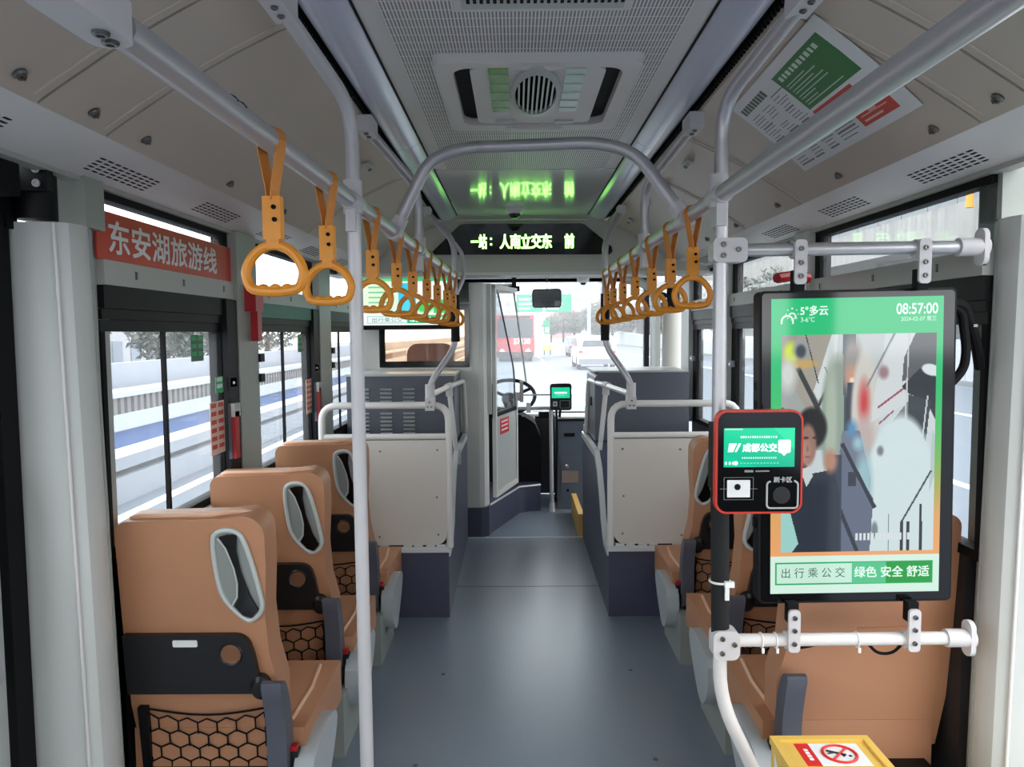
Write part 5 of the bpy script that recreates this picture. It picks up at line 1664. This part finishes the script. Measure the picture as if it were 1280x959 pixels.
def car(x, y, m, name, lab, suv):
    t = thing(name, lab, 'car', (x, y, ZR))
    h = 1.0 if suv else .85
    prof = [(0, .30), (0, h), (.12, h + .12), (.55, h + .62), (2.6, h + .68), (3.3, h + .1), (4.5, h - .08), (4.6, .30)]
    b = B()
    b.prism([(a, c) for a, c in prof], frame((x - .94, y, ZR), (0, 1, 0), (0, 0, 1)), 1.88, .09, 3)
    b.build('body', m, t)
    gx = frame((x, y, ZR), (1, 0, 0), (0, .58, .5))
    B().prism([(-.74, .14), (.74, .14), (.62, .56), (-.62, .56)], frame((x, y + .05, ZR + h), (1, 0, 0), (0, .43, .5)), .03, .005).build('rear_window', 'darkglass', t)
    B().prism([(.5, h + .15), (.75, h + .55), (2.5, h + .58), (3.0, h + .15)], frame((x - .95, y, ZR), (0, 1, 0), (0, 0, 1)), .02).build('side_window', 'darkglass', t)
    for s in (-1, 1):
        B().box((x + s * .80 - .10, y - .02, ZR + h - .16), (x + s * .80 + .10, y + .05, ZR + h - .06), .02).build('tail_lamp', 'tail', t)
        for yy in (.8, 3.6):
            B().lathe([(.0, -.1), (.33, -.1), (.36, 0), (.33, .1), (0, .1)], frame((x + s * .84, y + yy, ZR + .36), (0, 1, 0), (0, 0, 1)), 18).build('wheel', 'tyre', t)
    B().box((x - .88, y - .03, ZR + .28), (x + .88, y + .1, ZR + .55), .03).build('bumper', 'cargrey', t)
    B().box((x - .25, y - .03, ZR + .64), (x + .25, y + .02, ZR + .76)).build('number_plate', 'paper', t)
    return t
car(3.95, 36.5, 'carwhite', 'white_car', 'white car driving ahead in the lane to the right', True)
car(4.9, 56, 'cargrey', 'grey_car', 'grey car farther ahead beyond the white car', False)

# signs, towers, trees, ramp
t = thing('gantry_sign', 'large green direction sign over the road ahead', 'road sign', (3, 82, ZR))
B().box((.1, 82, 3.7), (3.0, 82.1, 5.6), .02).build('sign_board', 'signgreen', t)
B().box((3.2, 82, 3.7), (6.1, 82.1, 5.6), .02).build('sign_board', 'signgreen', t)
for x0 in (.4, 3.5):
    for k in range(3):
        B().box((x0, 81.97, 4.0 + k * .5), (x0 + 1.2 + .4 * (k % 2), 82, 4.2 + k * .5)).build('sign_line', 'paper', t)
B().box((-6, 82.1, 5.5), (8.2, 82.3, 5.8)).build('gantry_beam', 'lamppole', t)
B().tube([(8.0, 82.2, ZR), (8.0, 82.2, 5.8)], .2, 10).build('gantry_post', 'lamppole', t)
t = thing('road_sign', 'narrow green road sign on a post beside the bus ahead', 'road sign', (2.45, 60, ZR))
B().box((2.25, 60, 1.35), (2.75, 60.05, 2.45), .02).build('sign_board', 'signgreen', t)
B().box((2.35, 59.97, 1.5), (2.65, 60, 1.9)).build('sign_mark', 'paper', t)
B().tube([(2.5, 60.06, ZR), (2.5, 60.06, 2.4)], .04, 8).build('sign_post', 'lamppole', t)
t = thing('road_barrier', 'yellow road works barrier beside the bus ahead', 'barrier', (2.7, 62, ZR))
B().box((2.25, 62, .0), (2.95, 62.1, .42), .03).build('board', 'yellow', t)
for x in (2.35, 2.85):
    B().box((x - .04, 61.95, ZR), (x + .04, 62.15, .02)).build('leg', 'tyre', t)
t = thing('ramp', 'pale concrete ramp rising beyond the road on the right', 'ramp', (20, 120, ZR), kind='structure')
B().prism([(60, ZR), (200, ZR), (200, 3.4), (60, ZR + .9)], frame((14.8, 0, 0), (0, 1, 0), (0, 0, 1)), .6).build('ramp_wall', 'concw', t)
for i, (x, y, w_, hh, red, lab) in enumerate(((11, 230, 14, 34, 9, 'first'), (26, 240, 13, 40, 12, 'second'), (40, 250, 13, 30, 8, 'third'), (-14, 260, 14, 28, 0, 'fourth'))):
    t = thing('tower_block', f'{lab} pale tower block from the left rising beyond the road ahead' if i < 3 else 'lone pale tower block behind the red bus', 'building', (x, y, ZR))
    B().box((x, y, red + ZR), (x + w_, y + 12, hh)).build('tower_wall', 'bldg', t)
    if red:
        B().box((x - .1, y - .1, ZR), (x + w_ + .1, y + 12, red + ZR)).build('tower_base', 'bldgred', t)
    for r_ in range(int(hh / 3.2)):
        for c in range(4):
            B().box((x + .9 + c * (w_ - 1.2) / 4, y - .25, 1 + r_ * 3.2), (x + .9 + c * (w_ - 1.2) / 4 + 1.9, y + .1, 2.8 + r_ * 3.2)).build('window', 'bldgwin', t)
rt_ = random.Random(11)
def make_tree(h, sp, seed):
    r = random.Random(seed)
    t = thing('roadside_tree', '', 'tree', (0, 0, 0))
    B().tube([(0, 0, 0), (.1, 0, h * .45), (0, .1, h * .8)], [.22, .15, .07], 8).build('trunk', 'bark', t)
    b = B()
    for k in range(2400):
        u, v = r.uniform(0, 2 * PI), r.uniform(-1, 1)
        rad = r.uniform(.35, 1) ** .6
        c = Vector((math.cos(u) * math.sqrt(1 - v * v) * sp * rad, math.sin(u) * math.sqrt(1 - v * v) * sp * rad, h * .62 + v * h * .38 * rad))
        a = Vector((r.uniform(-1, 1), r.uniform(-1, 1), r.uniform(-1, 1))) * .2
        d = Vector((r.uniform(-1, 1), r.uniform(-1, 1), r.uniform(-1, 1))) * .2
        b._add([c - a, c + d, c + a], [(0, 1, 2)])
    b.build('crown', 'leaf', t, smooth=False, recalc=False)
    return t
protos = [make_tree(5.5, 2.2, 1), make_tree(6.5, 2.8, 2)]
for t in protos:
    t['label'] = 'hazy winter tree in the row beyond the road ahead'
    t['group'] = 'trees beyond the road ahead'
spots = [(10.5 + k * 2.9, 96 + (k % 3) * 9) for k in range(12)] + [(6.5 + k * 2.6, 138 + (k % 3) * 6) for k in range(10)] + [(16.5 + 1.6 * (k % 2), 44 + k * 7) for k in range(6)]
for i, (x, y) in enumerate(spots):
    t = protos[i] if i < 2 else copy_tree(protos[i % 2])
    t.location = (x, y, ZR)
    t.rotation_euler = (0, 0, rt_.uniform(0, 6))
    k = rt_.uniform(.85, 1.15)
    t.scale = (k, k, k)
    if i >= 22:
        t['label'] = 'hazy winter tree behind the white fence on the right'
        t['group'] = 'trees behind the right fence'
for k in range(10):
    t = copy_tree(protos[k % 2])
    t.location = (-19 - (k % 3) * 1.5, 8 + k * 5.5, -1.4)
    t['label'] = 'hazy winter tree beyond the viaduct on the left'
    t['group'] = 'trees beyond the left viaduct'
for i, (y, w_, hh) in enumerate(((14, 10, 7), (30, 14, 10), (52, 12, 8))):
    t = thing('roadside_building', f'{("nearest", "middle", "farthest")[i]} pale building beyond the left viaduct', 'building', (-32, y, -3))
    B().box((-38, y, -3), (-30, y + w_, hh)).build('building_wall', 'bldg', t)
    for r_ in range(int(hh / 3) + 1):
        for c in range(4):
            B().box((-30.05, y + 1 + c * w_ / 4.4, -.5 + r_ * 3), (-29.9, y + 2.4 + c * w_ / 4.4, 1.1 + r_ * 3)).build('window', 'bldgwin', t)
gr = B().box((14.9, -60, ZR - .25), (260, 420, ZR - .05)).build('ground', 'conc')
struct(gr, 'pale ground beyond the right kerb')
gr2 = B().box((-260, -60, -3.4), (-30, 420, -3.2)).build('ground', 'conc')
struct(gr2, 'pale ground beyond the left viaduct')
